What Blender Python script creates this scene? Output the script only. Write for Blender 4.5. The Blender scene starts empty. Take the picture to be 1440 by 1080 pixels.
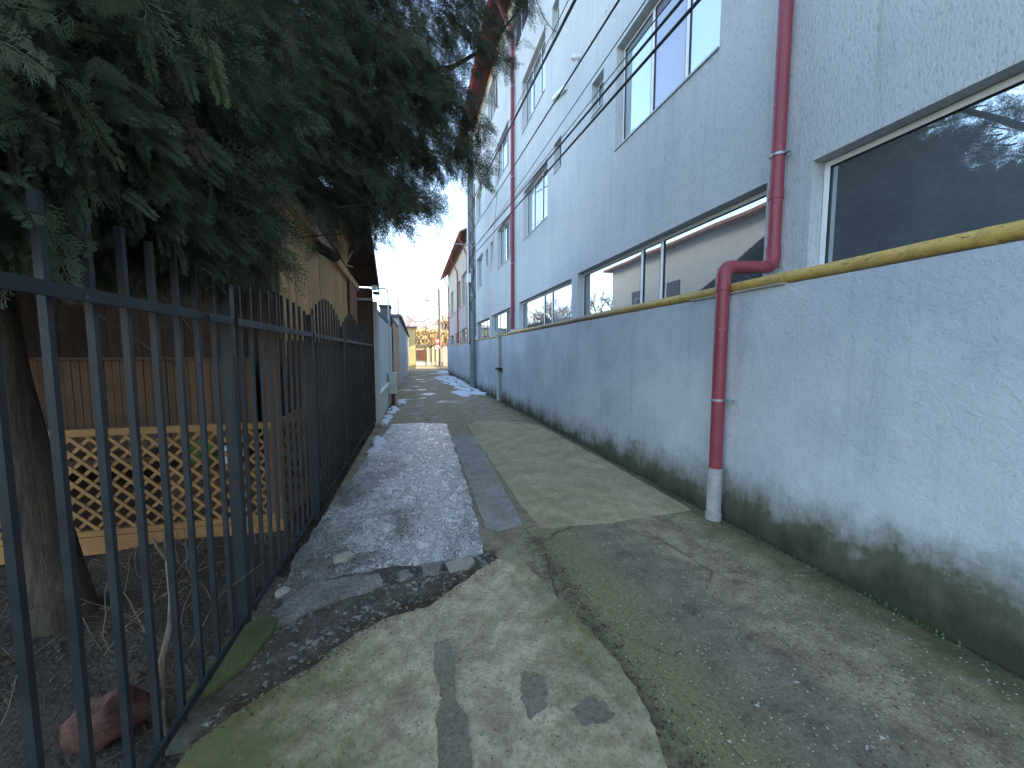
import bpy, math, random
import numpy as np
from mathutils import Vector, Matrix
random.seed(7); rng = np.random.default_rng(11)
scene = bpy.context.scene
COL = scene.collection
PI = math.pi

# ------------------------------------------------------------------ builders
class MB:
    def __init__(s): s.v = []; s.f = []; s.smooth = []
    def add(s, vs, fs, smooth=False):
        b = len(s.v); s.v += [tuple(map(float, p)) for p in vs]
        s.f += [tuple(b + i for i in f) for f in fs]; s.smooth += [smooth] * len(fs)
        return s
    def box(s, x0, x1, y0, y1, z0, z1):
        vs = [(x, y, z) for x in (x0, x1) for y in (y0, y1) for z in (z0, z1)]
        return s.add(vs, [(0, 1, 3, 2), (4, 6, 7, 5), (0, 4, 5, 1), (2, 3, 7, 6), (0, 2, 6, 4), (1, 5, 7, 3)])
    def obox(s, a, b, w, h, up=(0, 0, 1)):
        """bar from a to b, width w (sideways), height h (along up)"""
        a = Vector(a); b = Vector(b); d = (b - a).normalized()
        u = Vector(up); sd = d.cross(u)
        if sd.length < 1e-4: sd = d.cross(Vector((1, 0, 0)))
        sd.normalize(); u = sd.cross(d).normalized()
        vs = [p + sd * (i * w / 2) + u * (j * h / 2) for p in (a, b) for i in (-1, 1) for j in (-1, 1)]
        return s.add(vs, [(0, 1, 3, 2), (4, 6, 7, 5), (0, 4, 5, 1), (2, 3, 7, 6), (0, 2, 6, 4), (1, 5, 7, 3)])
    def tube(s, pts, r, n=12, caps=True, smooth=True):
        pts = [Vector(p) for p in pts]; rs = r if isinstance(r, (list, tuple)) else [r] * len(pts)
        ref = Vector((0.31, 0.17, 0.93)); rings = []
        d0 = (pts[1] - pts[0]).normalized(); u = d0.cross(ref)
        if u.length < .05: u = d0.cross(Vector((1, 0, 0)))
        u.normalize()
        for i, p in enumerate(pts):
            if i == 0: d = pts[1] - pts[0]
            elif i == len(pts) - 1: d = pts[-1] - pts[-2]
            else: d = (pts[i + 1] - p).normalized() + (p - pts[i - 1]).normalized()
            d.normalize(); u = (u - d * u.dot(d)).normalized(); w = d.cross(u)
            rings.append([p + (u * math.cos(2 * PI * k / n) + w * math.sin(2 * PI * k / n)) * rs[i] for k in range(n)])
        vs = [q for r_ in rings for q in r_]; fs = []
        for i in range(len(pts) - 1):
            for k in range(n):
                a = i * n + k; b = i * n + (k + 1) % n
                fs.append((a, b, b + n, a + n))
        s.add(vs, fs, smooth)
        if caps:
            s.add(rings[0], [tuple(reversed(range(n)))]); s.add(rings[-1], [tuple(range(n))])
        return s
    def prism(s, poly, z0, z1):
        n = len(poly); vs = [(x, y, z0) for x, y in poly] + [(x, y, z1) for x, y in poly]
        a = sum(poly[i][0] * poly[(i + 1) % n][1] - poly[(i + 1) % n][0] * poly[i][1] for i in range(n))
        top = tuple(range(n, 2 * n)); bot = tuple(reversed(range(n)))
        fs = [top, bot] + [(i, (i + 1) % n, n + (i + 1) % n, n + i) for i in range(n)]
        if a < 0: fs = [tuple(reversed(f)) for f in fs]
        return s.add(vs, fs)
    def extr(s, poly, axis, a0, a1):
        """poly in the two other axes extruded along axis ('x' -> poly (y,z); 'y' -> poly (x,z))"""
        n = len(poly)
        f = (lambda p, a: (a, p[0], p[1])) if axis == 'x' else (lambda p, a: (p[0], a, p[1]))
        vs = [f(p, a0) for p in poly] + [f(p, a1) for p in poly]
        return s.add(vs, [tuple(range(n)), tuple(reversed(range(n, 2 * n)))] + [(i, n + i, n + (i + 1) % n, (i + 1) % n) for i in range(n)])
    def blob(s, c, r, seed=0, sub=2, rough=.25, flat=1.0, rz=0):
        rr = random.Random(seed)
        import bmesh
        bm = bmesh.new(); bmesh.ops.create_icosphere(bm, subdivisions=sub, radius=1)
        ph = [(rr.uniform(1.2, 4), rr.uniform(0, 6), Vector((rr.uniform(-1, 1), rr.uniform(-1, 1), rr.uniform(-1, 1)))) for _ in range(6)]
        vs = []
        for v in bm.verts:
            k = 1 + rough * sum(math.sin(f * 1.7 * v.co.dot(d) + p) for f, p, d in ph) / 3
            q = Vector((v.co.x * r[0], v.co.y * r[1], v.co.z * r[2])) * k
            q = Matrix.Rotation(rz, 3, 'Z') @ q
            vs.append(q + Vector(c))
        fs = [tuple(v.index for v in f.verts) for f in bm.faces]; bm.free()
        return s.add(vs, fs, sub > 2)

def emit(name, v, f, smooth, mat, parent, origin):
    me = bpy.data.meshes.new(name)
    o = Vector(origin)
    me.from_pydata([(p[0] - o.x, p[1] - o.y, p[2] - o.z) for p in v], [], f)
    if any(smooth): me.polygons.foreach_set('use_smooth', smooth)
    me.materials.append(mat); me.update()
    ob = bpy.data.objects.new(name, me); COL.objects.link(ob)
    if parent is None: ob.location = o
    else: ob.parent = parent
    ob['origin_x'] = o.x; ob['origin_y'] = o.y; ob['origin_z'] = o.z
    return ob
def org(o): return (o['origin_x'], o['origin_y'], o['origin_z'])
def bevel(o, w, seg=2):
    m = o.modifiers.new('bevel', 'BEVEL'); m.width = w; m.segments = seg; m.limit_method = 'ANGLE'; m.angle_limit = .6
    return o
def part(name, mb, mat, parent, label=None, kind=None):
    o = emit(name, mb.v, mb.f, mb.smooth, mat, parent, org(parent))
    if label: o['label'] = label
    if kind: o['kind'] = kind
    return o
def tag(o, label, cat, group=None):
    o['label'] = label; o['category'] = cat
    if group: o['group'] = group
    return o
def thing(name, label, cat, loc, group=None):
    o = bpy.data.objects.new(name, None); COL.objects.link(o); o.location = loc; o.empty_display_size = .2
    o['origin_x'], o['origin_y'], o['origin_z'] = map(float, loc)
    return tag(o, label, cat, group)
def solo(name, mb, mat, label, cat, loc, group=None):
    return tag(emit(name, mb.v, mb.f, mb.smooth, mat, None, loc), label, cat, group)
def struct(name, mb, mat, kind='structure', loc=(0, 0, 0), label=None):
    o = emit(name, mb.v, mb.f, mb.smooth, mat, None, loc); o['kind'] = kind
    if label: o['label'] = label
    return o

# ------------------------------------------------------------------ materials
class N:
    def __init__(s, name):
        s.m = bpy.data.materials.new(name); s.m.use_nodes = True
        s.t = s.m.node_tree; s.b = s.t.nodes['Principled BSDF']; s.out = s.t.nodes['Material Output']
    def n(s, typ, **k):
        x = s.t.nodes.new(typ)
        for a, b in k.items():
            if a.startswith('_'): setattr(x, a[1:], b)
            else:
                kk = int(a[1:]) if a[0] == 'i' and a[1:].isdigit() else a
                x.inputs[kk].default_value = b
        return x
    def l(s, a, b): s.t.links.new(a, b)
    def pos(s, scale=(1, 1, 1), obj=False):
        g = s.n('ShaderNodeTexCoord').outputs['Object'] if obj else s.n('ShaderNodeNewGeometry').outputs['Position']
        mp = s.n('ShaderNodeMapping'); mp.inputs['Scale'].default_value = scale
        s.l(g, mp.inputs[0]); return mp.outputs[0]
    def noise(s, sc, det=4, rough=.55, scale=(1, 1, 1), dist=0):
        x = s.n('ShaderNodeTexNoise'); x.inputs['Scale'].default_value = sc; x.inputs['Detail'].default_value = det
        x.inputs['Roughness'].default_value = rough; x.inputs['Distortion'].default_value = dist
        s.l(s.pos(scale), x.inputs['Vector']); return x.outputs['Fac']
    def voro(s, sc, feat='F1', scale=(1, 1, 1), out='Distance'):
        x = s.n('ShaderNodeTexVoronoi'); x.feature = feat; x.inputs['Scale'].default_value = sc
        s.l(s.pos(scale), x.inputs['Vector']); return x.outputs[out]
    def ramp(s, fac, a, b, ca=(0, 0, 0, 1), cb=(1, 1, 1, 1)):
        r = s.n('ShaderNodeValToRGB'); e = r.color_ramp.elements
        e[0].position = a; e[1].position = b; e[0].color = ca; e[1].color = cb
        s.l(fac, r.inputs[0]); return r.outputs[0]
    def mix(s, fac, a, b, typ='MIX'):
        x = s.n('ShaderNodeMixRGB'); x.blend_type = typ
        for i, q in enumerate((fac, a, b)):
            if hasattr(q, 'links') or hasattr(q, 'is_linked'): s.l(q, x.inputs[i])
            else: x.inputs[i].default_value = q if i == 0 else (tuple(q) + (1,))[:4]
        return x.outputs[0]
    def math(s, op, a, b=0.0, c=None, clamp=False):
        x = s.n('ShaderNodeMath'); x.operation = op; x.use_clamp = clamp
        for i, q in enumerate((a, b) if c is None else (a, b, c)):
            if hasattr(q, 'is_linked'): s.l(q, x.inputs[i])
            else: x.inputs[i].default_value = q
        return x.outputs[0]
    def xyz(s):
        x = s.n('ShaderNodeSeparateXYZ'); s.l(s.n('ShaderNodeNewGeometry').outputs['Position'], x.inputs[0]); return x.outputs
    def bump(s, h, strength=.3, dist=.01, prev=None):
        b = s.n('ShaderNodeBump'); b.inputs['Strength'].default_value = strength; b.inputs['Distance'].default_value = dist
        s.l(h, b.inputs['Height'])
        if prev is not None: s.l(prev, b.inputs['Normal'])
        return b.outputs[0]
    def done(s, col=None, rough=.8, normal=None, metal=0, spec=.3):
        for k, q in (('Base Color', col), ('Roughness', rough), ('Metallic', metal), ('Specular IOR Level', spec)):
            if q is None: continue
            if hasattr(q, 'is_linked'): s.l(q, s.b.inputs[k])
            else: s.b.inputs[k].default_value = (tuple(q) + (1,))[:4] if isinstance(q, tuple) else q
        if normal is not None: s.l(normal, s.b.inputs['Normal'])
        return s.m

def paint(name, c, rough=.5, wear=.15, spec=.4, metal=0, dirt=(.1, .09, .08), sc=6, chip=None):
    m = N(name); f = m.noise(sc, 6, .65); g = m.noise(sc * 8, 4, .6)
    a = m.mix(m.ramp(f, .3, .75), tuple(x * (1 - wear) for x in c), tuple(min(1, x * (1 + wear)) for x in c))
    a = m.mix(m.ramp(g, .62, .8), a, dirt)
    if chip: a = m.mix(m.math('MULTIPLY', m.ramp(m.noise(26, 5, .72), .665, .68), .9), a, chip)
    a = m.mix(m.math('MULTIPLY', m.ramp(m.noise(5, 8, .75, (2, 2, .35)), .55, .72), .35), a, tuple(x * .55 for x in c))
    return m.done(a, m.ramp(f, .3, .7, (rough * .8,) * 3 + (1,), (min(1, rough * 1.3),) * 3 + (1,)), m.bump(g, .2, .003), metal, spec)
def wood(name, c1, c2, grain=(14, 14, 1.2), rough=.7, bump=.4):
    m = N(name); f = m.noise(4, 8, .65, grain, 1.2); g = m.noise(1.4, 3, .5)
    geo = m.n('ShaderNodeNewGeometry')
    a = m.mix(m.ramp(f, .3, .7), c1, c2)
    a = m.mix(m.math('MULTIPLY', geo.outputs['Random Per Island'], .45), a, tuple(x * .45 for x in c1))
    a = m.mix(m.math('MULTIPLY', m.ramp(g, .45, .75), .5), a, tuple(x * .5 for x in c1))
    return m.done(a, rough, m.bump(f, bump, .004), 0, .25)

def mat_upper():
    m = N('decorative_plaster')
    scr = m.noise(46, 6, .7, (1, 1.2, .42)); fine = m.noise(120, 5, .75); big = m.noise(.55, 4, .6); strk = m.noise(2.0, 5, .65, (1, 2.4, .16))
    a = m.mix(m.ramp(big, .35, .7), (.56, .59, .60), (.66, .675, .66))
    a = m.mix(m.math('MULTIPLY', m.ramp(strk, .52, .8), .35), a, (.30, .32, .33))
    a = m.mix(m.math('MULTIPLY', m.ramp(scr, .54, .66), .6), a, (.26, .28, .29))
    drp = m.ramp(m.noise(7, 7, .75, (1, 1.6, .06)), .57, .72)
    a = m.mix(m.math('MULTIPLY', drp, .4), a, (.24, .26, .27))
    a = m.mix(m.math('MULTIPLY', m.ramp(m.noise(1.3, 8, .7), .55, .64), .3), a, (.62, .62, .60))
    x, y, z = m.xyz()
    yel = m.math('GREATER_THAN', z, 12.96)
    a = m.mix(yel, a, (.62, .50, .28))
    h = m.math('ADD', m.ramp(scr, .36, .64, (1, 1, 1, 1), (0, 0, 0, 1)), m.math('MULTIPLY', fine, .6))
    return m.done(a, .92, m.bump(h, .8, .008), 0, .15)
def mat_second():
    m = N('cream_render')
    f = m.noise(.7, 5, .6); g = m.noise(60, 3, .6)
    x, y, z = m.xyz()
    a = m.mix(m.ramp(f, .3, .7), (.50, .43, .34), (.58, .51, .42))
    a = m.mix(m.math('MULTIPLY', m.ramp(m.noise(1.5, 5, .6, (1, 2, .2)), .55, .8), .4), a, (.36, .32, .27))
    pink = m.math('LESS_THAN', z, 4.9)
    a = m.mix(pink, a, (.47, .38, .36))
    return m.done(a, .9, m.bump(g, .4, .006), 0, .15)
def mat_lower():
    m = N('rough_blue_render')
    x, y, z = m.xyz()
    a1 = m.noise(14, 5, .62, (1, 1, 1), .6); fine = m.noise(75, 4, .65); big = m.noise(.8, 5, .6)
    strk = m.noise(2.6, 5, .65, (1, 2.6, .2))
    c = m.mix(m.ramp(big, .38, .62), (.44, .47, .505), (.57, .59, .605))
    c = m.mix(m.math('MULTIPLY', m.ramp(m.noise(.45, 9, .7), .50, .62), .3), c, (.34, .385, .42))
    c = m.mix(m.math('MULTIPLY', m.ramp(strk, .5, .8), .45), c, (.26, .31, .34))
    c = m.mix(m.math('MULTIPLY', m.ramp(fine, .54, .70), .4), c, (.22, .27, .30))
    c = m.mix(m.math('MULTIPLY', m.ramp(m.noise(1.6, 9, .72), .54, .60), .28), c, (.56, .59, .60))
    drip = m.math('MULTIPLY', m.ramp(m.noise(9, 6, .7, (1, 1.5, .05)), .56, .70), m.ramp(z, 1.2, 2.15))
    c = m.mix(m.math('MULTIPLY', drip, .55), c, (.16, .17, .17))
    # pale salts, then green-black algae rising from the foot of the wall
    n2 = m.noise(3.2, 7, .66, (1, 1, .9)); n3 = m.noise(11, 6, .7)
    n4 = m.noise(7, 8, .75, (1, 1.4, .16))
    lev = m.math('ADD', m.math('MULTIPLY', n2, .80), m.math('ADD', m.math('MULTIPLY', n3, .22), m.math('MULTIPLY', n4, .30)))
    lev = m.math('SUBTRACT', lev, .10)
    near = m.math('MULTIPLY_ADD', y, -.050, .23)
    near = m.math('MAXIMUM', near, -.05)
    hh = m.math('SUBTRACT', m.math('ADD', lev, near), m.math('MULTIPLY', z, 1.15))
    salt = m.math('MULTIPLY', m.ramp(hh, .04, .20), m.ramp(n3, .42, .62))
    c = m.mix(m.math('MULTIPLY', salt, .6), c, (.50, .55, .52))
    c = m.mix(m.math('MULTIPLY', m.ramp(hh, -.04, .40), .92), c, (.085, .088, .05))
    c = m.mix(m.math('MULTIPLY', m.ramp(hh, .32, .66), .85), c, (.032, .034, .018))
    h = m.math('ADD', m.math('MULTIPLY', a1, 1.0), m.math('MULTIPLY', fine, .35))
    return m.done(c, .9, m.bump(h, .8, .014), 0, .2)

def concrete(name, c1, c2, moss=.0, dark=.3, agg=.5, rough=.85, scale=1.0):
    m = N(name)
    big = m.noise(1.1 * scale, 6, .62); mid = m.noise(4 * scale, 12, .78); fine = m.noise(48, 8, .8); vv = m.voro(70)
    c = m.mix(m.ramp(mid, .36, .64), c1, c2)
    c = m.mix(m.math('MULTIPLY', m.ramp(m.noise(13, 10, .8), .54, .70), .55), c, tuple(x * .42 for x in c1))
    c = m.mix(m.math('MULTIPLY', m.ramp(big, .48, .72), dark), c, tuple(x * .45 for x in c1))
    c = m.mix(m.math('MULTIPLY', m.ramp(fine, .47, .62), agg), c, tuple(x * .4 for x in c1))
    grains = m.ramp(vv, .10, .16, (1, 1, 1, 1), (0, 0, 0, 1))
    pick = m.ramp(m.noise(37, 2, .5), .56, .64)
    c = m.mix(m.math('MULTIPLY', m.math('MULTIPLY', grains, pick), .6), c, tuple(min(1, x * 1.9) for x in c2))
    if moss:
        ms = m.ramp(m.noise(1.9, 9, .75), .46, .66)
        c = m.mix(m.math('MULTIPLY', ms, moss), c, (.13, .13, .038))
    h = m.math('ADD', m.math('MULTIPLY', fine, .8), m.math('MULTIPLY', mid, 1.0))
    return m.done(c, rough, m.bump(h, .8, .016), 0, .3)

def mat_near():
    m = N('worn_beige_concrete'); x, y, z = m.xyz()
    big = m.noise(1.5, 9, .72); mid = m.noise(5, 12, .78); fine = m.noise(48, 8, .8)
    c = m.mix(m.ramp(mid, .36, .64), (.28, .22, .13), (.66, .54, .335))
    c = m.mix(m.math('MULTIPLY', m.ramp(m.noise(13, 10, .8), .54, .68), .55), c, (.15, .125, .085))
    c = m.mix(m.math('MULTIPLY', m.ramp(big, .50, .62), .55), c, (.15, .125, .085))
    c = m.mix(m.math('MULTIPLY', m.ramp(fine, .48, .62), .45), c, (.13, .11, .08))
    ms = m.math('ADD', m.math('MULTIPLY', m.math('ABSOLUTE', m.math('SUBTRACT', x, .28)), .36), m.math('MULTIPLY', m.noise(2.6, 10, .76), .9))
    c = m.mix(m.math('MULTIPLY', m.ramp(ms, .56, .78), .8), c, (.125, .125, .032))
    h = m.math('ADD', m.math('MULTIPLY', fine, .8), mid)
    return m.done(c, .88, m.bump(h, .8, .016), 0, .3)

def mat_ground():
    m = N('old_asphalt')
    x, y, z = m.xyz()
    big = m.noise(1.0, 8, .68); mid = m.noise(4.5, 12, .78); fine = m.noise(50, 8, .8); vv = m.voro(60); v2 = m.voro(26)
    c = m.mix(m.ramp(mid, .38, .62), (.17, .13, .080), (.47, .38, .235))
    # mossy along the wall foot and along the middle seam
    wallm = m.math('SUBTRACT', m.math('MULTIPLY', m.math('SUBTRACT', x, 2.05), 1.1), m.math('MULTIPLY', mid, .5))
    mo = m.ramp(wallm, -.12, .42)
    seam = m.math('ABSOLUTE', m.math('SUBTRACT', x, m.math('MULTIPLY_ADD', big, .5, .85)))
    se = m.math('MULTIPLY', m.ramp(seam, .05, .55, (1, 1, 1, 1), (0, 0, 0, 1)), m.ramp(mid, .38, .62))
    mo = m.math('MAXIMUM', mo, m.math('MULTIPLY', se, .8))
    mo = m.math('MULTIPLY', mo, m.ramp(y, .0, 1.0)) if False else mo
    sx = m.math('ADD', m.math('ABSOLUTE', m.math('SUBTRACT', x, m.math('MULTIPLY_ADD', mid, .30, .86))), m.math('MULTIPLY_ADD', m.noise(18, 8, .8), .5, -.25))
    sm = m.math('MULTIPLY', m.ramp(sx, .02, .11, (1, 1, 1, 1), (0, 0, 0, 1)), m.ramp(y, 0, 1)) if False else m.ramp(sx, .015, .11, (1, 1, 1, 1), (0, 0, 0, 1))
    c = m.mix(m.math('MULTIPLY', m.math('MULTIPLY', sm, m.math('LESS_THAN', y, 3.1)), .6), c, (.048, .045, .028))
    tr = m.math('ADD', m.math('ABSOLUTE', m.math('SUBTRACT', x, 1.62)), m.math('MULTIPLY_ADD', big, .9, -.45))
    c = m.mix(m.math('MULTIPLY', m.math('MULTIPLY', m.ramp(tr, .12, .42, (1, 1, 1, 1), (0, 0, 0, 1)), m.math('LESS_THAN', y, 3.2)), .45), c, (.11, .10, .09))
    ol = m.math('ADD', m.math('ABSOLUTE', m.math('SUBTRACT', x, 1.22)), m.math('MULTIPLY_ADD', m.noise(4, 8, .75), .8, -.4))
    c = m.mix(m.math('MULTIPLY', m.math('MULTIPLY', m.ramp(ol, .08, .34, (1, 1, 1, 1), (0, 0, 0, 1)), m.math('LESS_THAN', y, 3.2)), .6), c, (.24, .215, .085))
    nearf = m.math('MULTIPLY_ADD', y, -.03, 1.0, clamp=True)
    mo = m.math('MULTIPLY', mo, nearf)
    c = m.mix(m.math('MULTIPLY', mo, .7), c, (.185, .17, .062))
    c = m.mix(m.math('MULTIPLY', m.ramp(wallm, .35, .75), .8), c, (.042, .045, .020))
    wet = m.ramp(m.noise(.9, 5, .6), .50, .66)
    far = m.ramp(m.math('MULTIPLY', y, .04), .28, .5)
    wet = m.math('MULTIPLY', wet, m.math('MAXIMUM', far, .25))
    c = m.mix(m.math('MULTIPLY', wet, .45), c, (.06, .058, .06))
    c = m.mix(m.math('MULTIPLY', m.ramp(fine, .47, .62), .6), c, (.055, .05, .042))
    grains = m.ramp(vv, .09, .16, (1, 1, 1, 1), (0, 0, 0, 1))
    pick = m.ramp(m.noise(23, 2, .5), .55, .62)
    c = m.mix(m.math('MULTIPLY', m.math('MULTIPLY', grains, pick), .75), c, (.36, .34, .30))
    g2 = m.math('MULTIPLY', m.ramp(v2, .06, .10, (1, 1, 1, 1), (0, 0, 0, 1)), m.ramp(m.noise(9, 2, .5), .58, .63))
    c = m.mix(m.math('MULTIPLY', g2, .7), c, (.40, .37, .31))
    vt = m.n('ShaderNodeTexVoronoi'); vt.feature = 'DISTANCE_TO_EDGE'; vt.inputs['Scale'].default_value = .8; nz = m.n('ShaderNodeTexNoise'); nz.inputs['Scale'].default_value = 5; nz.inputs['Detail'].default_value = 6; nz.inputs['Roughness'].default_value = .7; gp = m.pos(); m.l(gp, nz.inputs['Vector']); m.l(m.mix(.10, gp, nz.outputs['Color'], 'ADD'), vt.inputs['Vector'])
    crk = m.math('MULTIPLY', m.ramp(vt.outputs['Distance'], .001, .006, (1, 1, 1, 1), (0, 0, 0, 1)), m.ramp(m.noise(1.7, 4, .6), .46, .56))
    c = m.mix(m.math('MULTIPLY', crk, .45), c, (.022, .020, .014))
    r = m.ramp(wet, .1, .9, (.85, .85, .85, 1), (.22, .22, .22, 1))
    h = m.math('ADD', m.math('MULTIPLY', fine, .55), mid); h = m.math('SUBTRACT', h, m.math('MULTIPLY', crk, 1.2))
    h = m.math('ADD', h, m.math('MULTIPLY', g2, .5))
    return m.done(c, r, m.bump(h, .9, .018), 0, .3)
def mat_wet():
    m = N('wet_icy_concrete')
    x, y, z = m.xyz()
    big = m.noise(1.9, 6, .62, (1, .8, 1), .5); mid = m.noise(16, 8, .78, (1, .7, 1), .8); fine = m.noise(60, 8, .8)
    c = m.mix(m.ramp(mid, .35, .65), (.045, .042, .036), (.20, .19, .17))
    ice_gloss = m.math('ADD', m.math('MULTIPLY', big, .42), m.math('MULTIPLY', fine, .75))
    yy = m.math('MULTIPLY', m.math('SUBTRACT', y, 2.9), .012)
    ice_gloss = m.math('ADD', ice_gloss, yy)
    lf = m.math('MULTIPLY', m.math('ABSOLUTE', m.math('SUBTRACT', x, .15)), -.11)
    ice_gloss = m.math('ADD', ice_gloss, lf)
    im = m.ramp(ice_gloss, .49, .56)
    c = m.mix(m.math('MULTIPLY', im, .92), c, (.78, .77, .73))  # pale ice, with the sky's gloss on the wet surface painted in
    band = m.math('MULTIPLY', m.ramp(m.math('SUBTRACT', y, 6.9), .3, .9), m.ramp(m.noise(9, 5, .7, (.5, 1.6, 1)), .42, .60))
    c = m.mix(m.math('MULTIPLY', band, .8), c, (.75, .77, .77))
    pud = m.ramp(m.noise(9, 8, .75, (1, .6, 1), .4), .48, .53)
    h = m.math('ADD', m.math('MULTIPLY', mid, 1.3), m.math('MULTIPLY', fine, .9))
    h = m.math('MULTIPLY', h, m.math('SUBTRACT', 1.3, m.math('MULTIPLY', pud, .7)))
    r = m.math('MULTIPLY', m.ramp(mid, .38, .62, (.15, .15, .15, 1), (.45, .45, .45, 1)), m.math('SUBTRACT', 1.1, m.math('MULTIPLY', pud, .7)))
    c = m.mix(m.math('MULTIPLY', m.ramp(m.noise(75, 4, .7), .52, .57), .7), c, (.04, .042, .045))
    m.done(c, r, m.bump(h, 1.0, .013), 0, 1.0)
    return m.m
def mat_soil():
    m = N('dark_soil')
    f = m.noise(5, 7, .7); g = m.noise(60, 5, .72); v = m.voro(38)
    c = m.mix(m.ramp(f, .3, .7), (.030, .022, .014), (.075, .056, .038))
    c = m.mix(m.math('MULTIPLY', m.ramp(v, .12, .22, (1, 1, 1, 1), (0, 0, 0, 1)), m.ramp(m.noise(19, 2), .52, .62)), c, (.17, .15, .12))
    h = m.math('ADD', f, m.math('MULTIPLY', g, .6)); h = m.math('SUBTRACT', h, m.math('MULTIPLY', v, .5))
    return m.done(c, .75, m.bump(h, 1.0, .03), 0, .3)
def mat_glass(name, base, refl=.4, wavy=.05):
    m = N(name)
    d = m.n('ShaderNodeBsdfPrincipled'); g = m.n('ShaderNodeBsdfGlossy'); mx = m.n('ShaderNodeMixShader')
    f = m.noise(1.6, 2, .5)
    x, y, z = m.xyz()
    cc = m.mix(m.ramp(f, .3, .7), tuple(q * .75 for q in base), base)
    m.l(cc, d.inputs['Base Color']); d.inputs['Roughness'].default_value = .5
    g.inputs['Roughness'].default_value = .004; g.inputs['Color'].default_value = (.86, .93, .97, 1)
    nb = m.bump(m.noise(.9, 1, .5), wavy, .05); m.l(nb, g.inputs['Normal'])
    fr = m.n('ShaderNodeFresnel'); fr.inputs[0].default_value = 1.5
    fac = m.math('ADD', fr.outputs[0], refl, clamp=True)
    m.l(fac, mx.inputs[0]); m.l(d.outputs[0], mx.inputs[1]); m.l(g.outputs[0], mx.inputs[2])
    m.l(mx.outputs[0], m.out.inputs['Surface'])
    m.t.nodes.remove(m.b); return m.m
def mat_leaf():
    m = N('scale_leaf_foliage')
    a = m.n('ShaderNodeAttribute'); a.attribute_name = 'tone'
    t = a.outputs['Fac']
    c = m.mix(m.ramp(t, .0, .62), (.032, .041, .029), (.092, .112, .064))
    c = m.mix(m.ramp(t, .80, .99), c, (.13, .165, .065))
    c = m.mix(m.ramp(t, .0, .055, (1, 1, 1, 1), (0, 0, 0, 1)), c, (.085, .05, .028))
    p = m.done(c, .6, None, 0, .25)
    tr = m.n('ShaderNodeBsdfTranslucent'); m.l(c, tr.inputs[0])
    mx = m.n('ShaderNodeMixShader', i0=.25); m.l(m.b.outputs[0], mx.inputs[1]); m.l(tr.outputs[0], mx.inputs[2]); m.l(mx.outputs[0], m.out.inputs['Surface'])
    return p
def mat_bark(name='bark', c1=(.030, .022, .016), c2=(.11, .085, .062)):
    m = N(name); f = m.noise(9, 7, .7, (1, 1, .16), 1.0); g = m.noise(40, 4, .65, (1, 1, .4))
    c = m.mix(m.ramp(f, .35, .68), c1, c2)
    c = m.mix(m.math('MULTIPLY', m.ramp(m.noise(3, 5, .6), .52, .72), .5), c, (.06, .065, .03))
    return m.done(c, .85, m.bump(m.math('ADD', f, m.math('MULTIPLY', g, .4)), 1.0, .03), 0, .2)
def mat_autumn():
    m = N('autumn_leaves')
    a = m.n('ShaderNodeAttribute'); a.attribute_name = 'tone'; t = a.outputs['Fac']
    c = m.mix(m.ramp(t, .1, .7), (.40, .22, .09), (.60, .49, .26))
    c = m.mix(m.ramp(t, .78, .9), c, (.20, .20, .06))
    return m.done(c, .7)
def mat_yellow():
    m = N('worn_yellow_gas_paint')
    f = m.noise(14, 6, .68); g = m.noise(60, 5, .7, (1, .35, 1)); b = m.noise(2.2, 4, .6)
    c = m.mix(m.ramp(b, .3, .7), (.46, .29, .065), (.58, .40, .12))
    c = m.mix(m.math('MULTIPLY', m.ramp(f, .50, .66), .5), c, (.25, .17, .07))
    c = m.mix(m.ramp(g, .59, .64), c, (.12, .065, .035)); c = m.mix(m.math('MULTIPLY', m.ramp(m.noise(9, 8, .75, (2, .5, 2)), .56, .66), .6), c, (.20, .13, .06))
    x, y, z = m.xyz()
    old = m.math('MULTIPLY', m.ramp(m.math('MULTIPLY', y, .1), .42, .62), m.ramp(m.math('MULTIPLY', y, .1), .80, 1.0, (1, 1, 1, 1), (0, 0, 0, 1)))
    c = m.mix(m.math('MULTIPLY', old, .75), c, (.20, .155, .12))
    return m.done(c, .55, m.bump(g, .35, .004), 0, .35)
def mat_tile():
    m = N('roof_tile'); w = m.n('ShaderNodeTexWave'); w.inputs['Scale'].default_value = 2.4; w.inputs['Distortion'].default_value = .3
    w.bands_direction = 'Y'; m.l(m.pos(), w.inputs['Vector'])
    c = m.mix(m.ramp(m.noise(5, 4), .3, .7), (.26, .10, .06), (.38, .18, .11))
    return m.done(c, .8, m.bump(w.outputs['Fac'], .8, .04))
def mat_hill():
    m = N('far_hillside'); f = m.noise(.09, 7, .7); g = m.noise(.6, 5, .7)
    c = m.mix(m.ramp(f, .35, .65), (.17, .15, .15), (.27, .24, .23)); c = m.mix(m.math('MULTIPLY', m.ramp(g, .5, .7), .5), c, (.13, .11, .11))
    return m.done(c, .95)
def mat_snow():
    m = N('old_snow'); f = m.noise(6, 6, .7); g = m.noise(50, 4, .65)
    c = m.mix(m.ramp(f, .35, .7), (.62, .66, .72), (.82, .84, .86)); c = m.mix(m.math('MULTIPLY', m.ramp(g, .58, .72), .5), c, (.25, .24, .22))
    return m.done(c, .6, m.bump(m.math('ADD', f, g), .7, .03), 0, .4)

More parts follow.
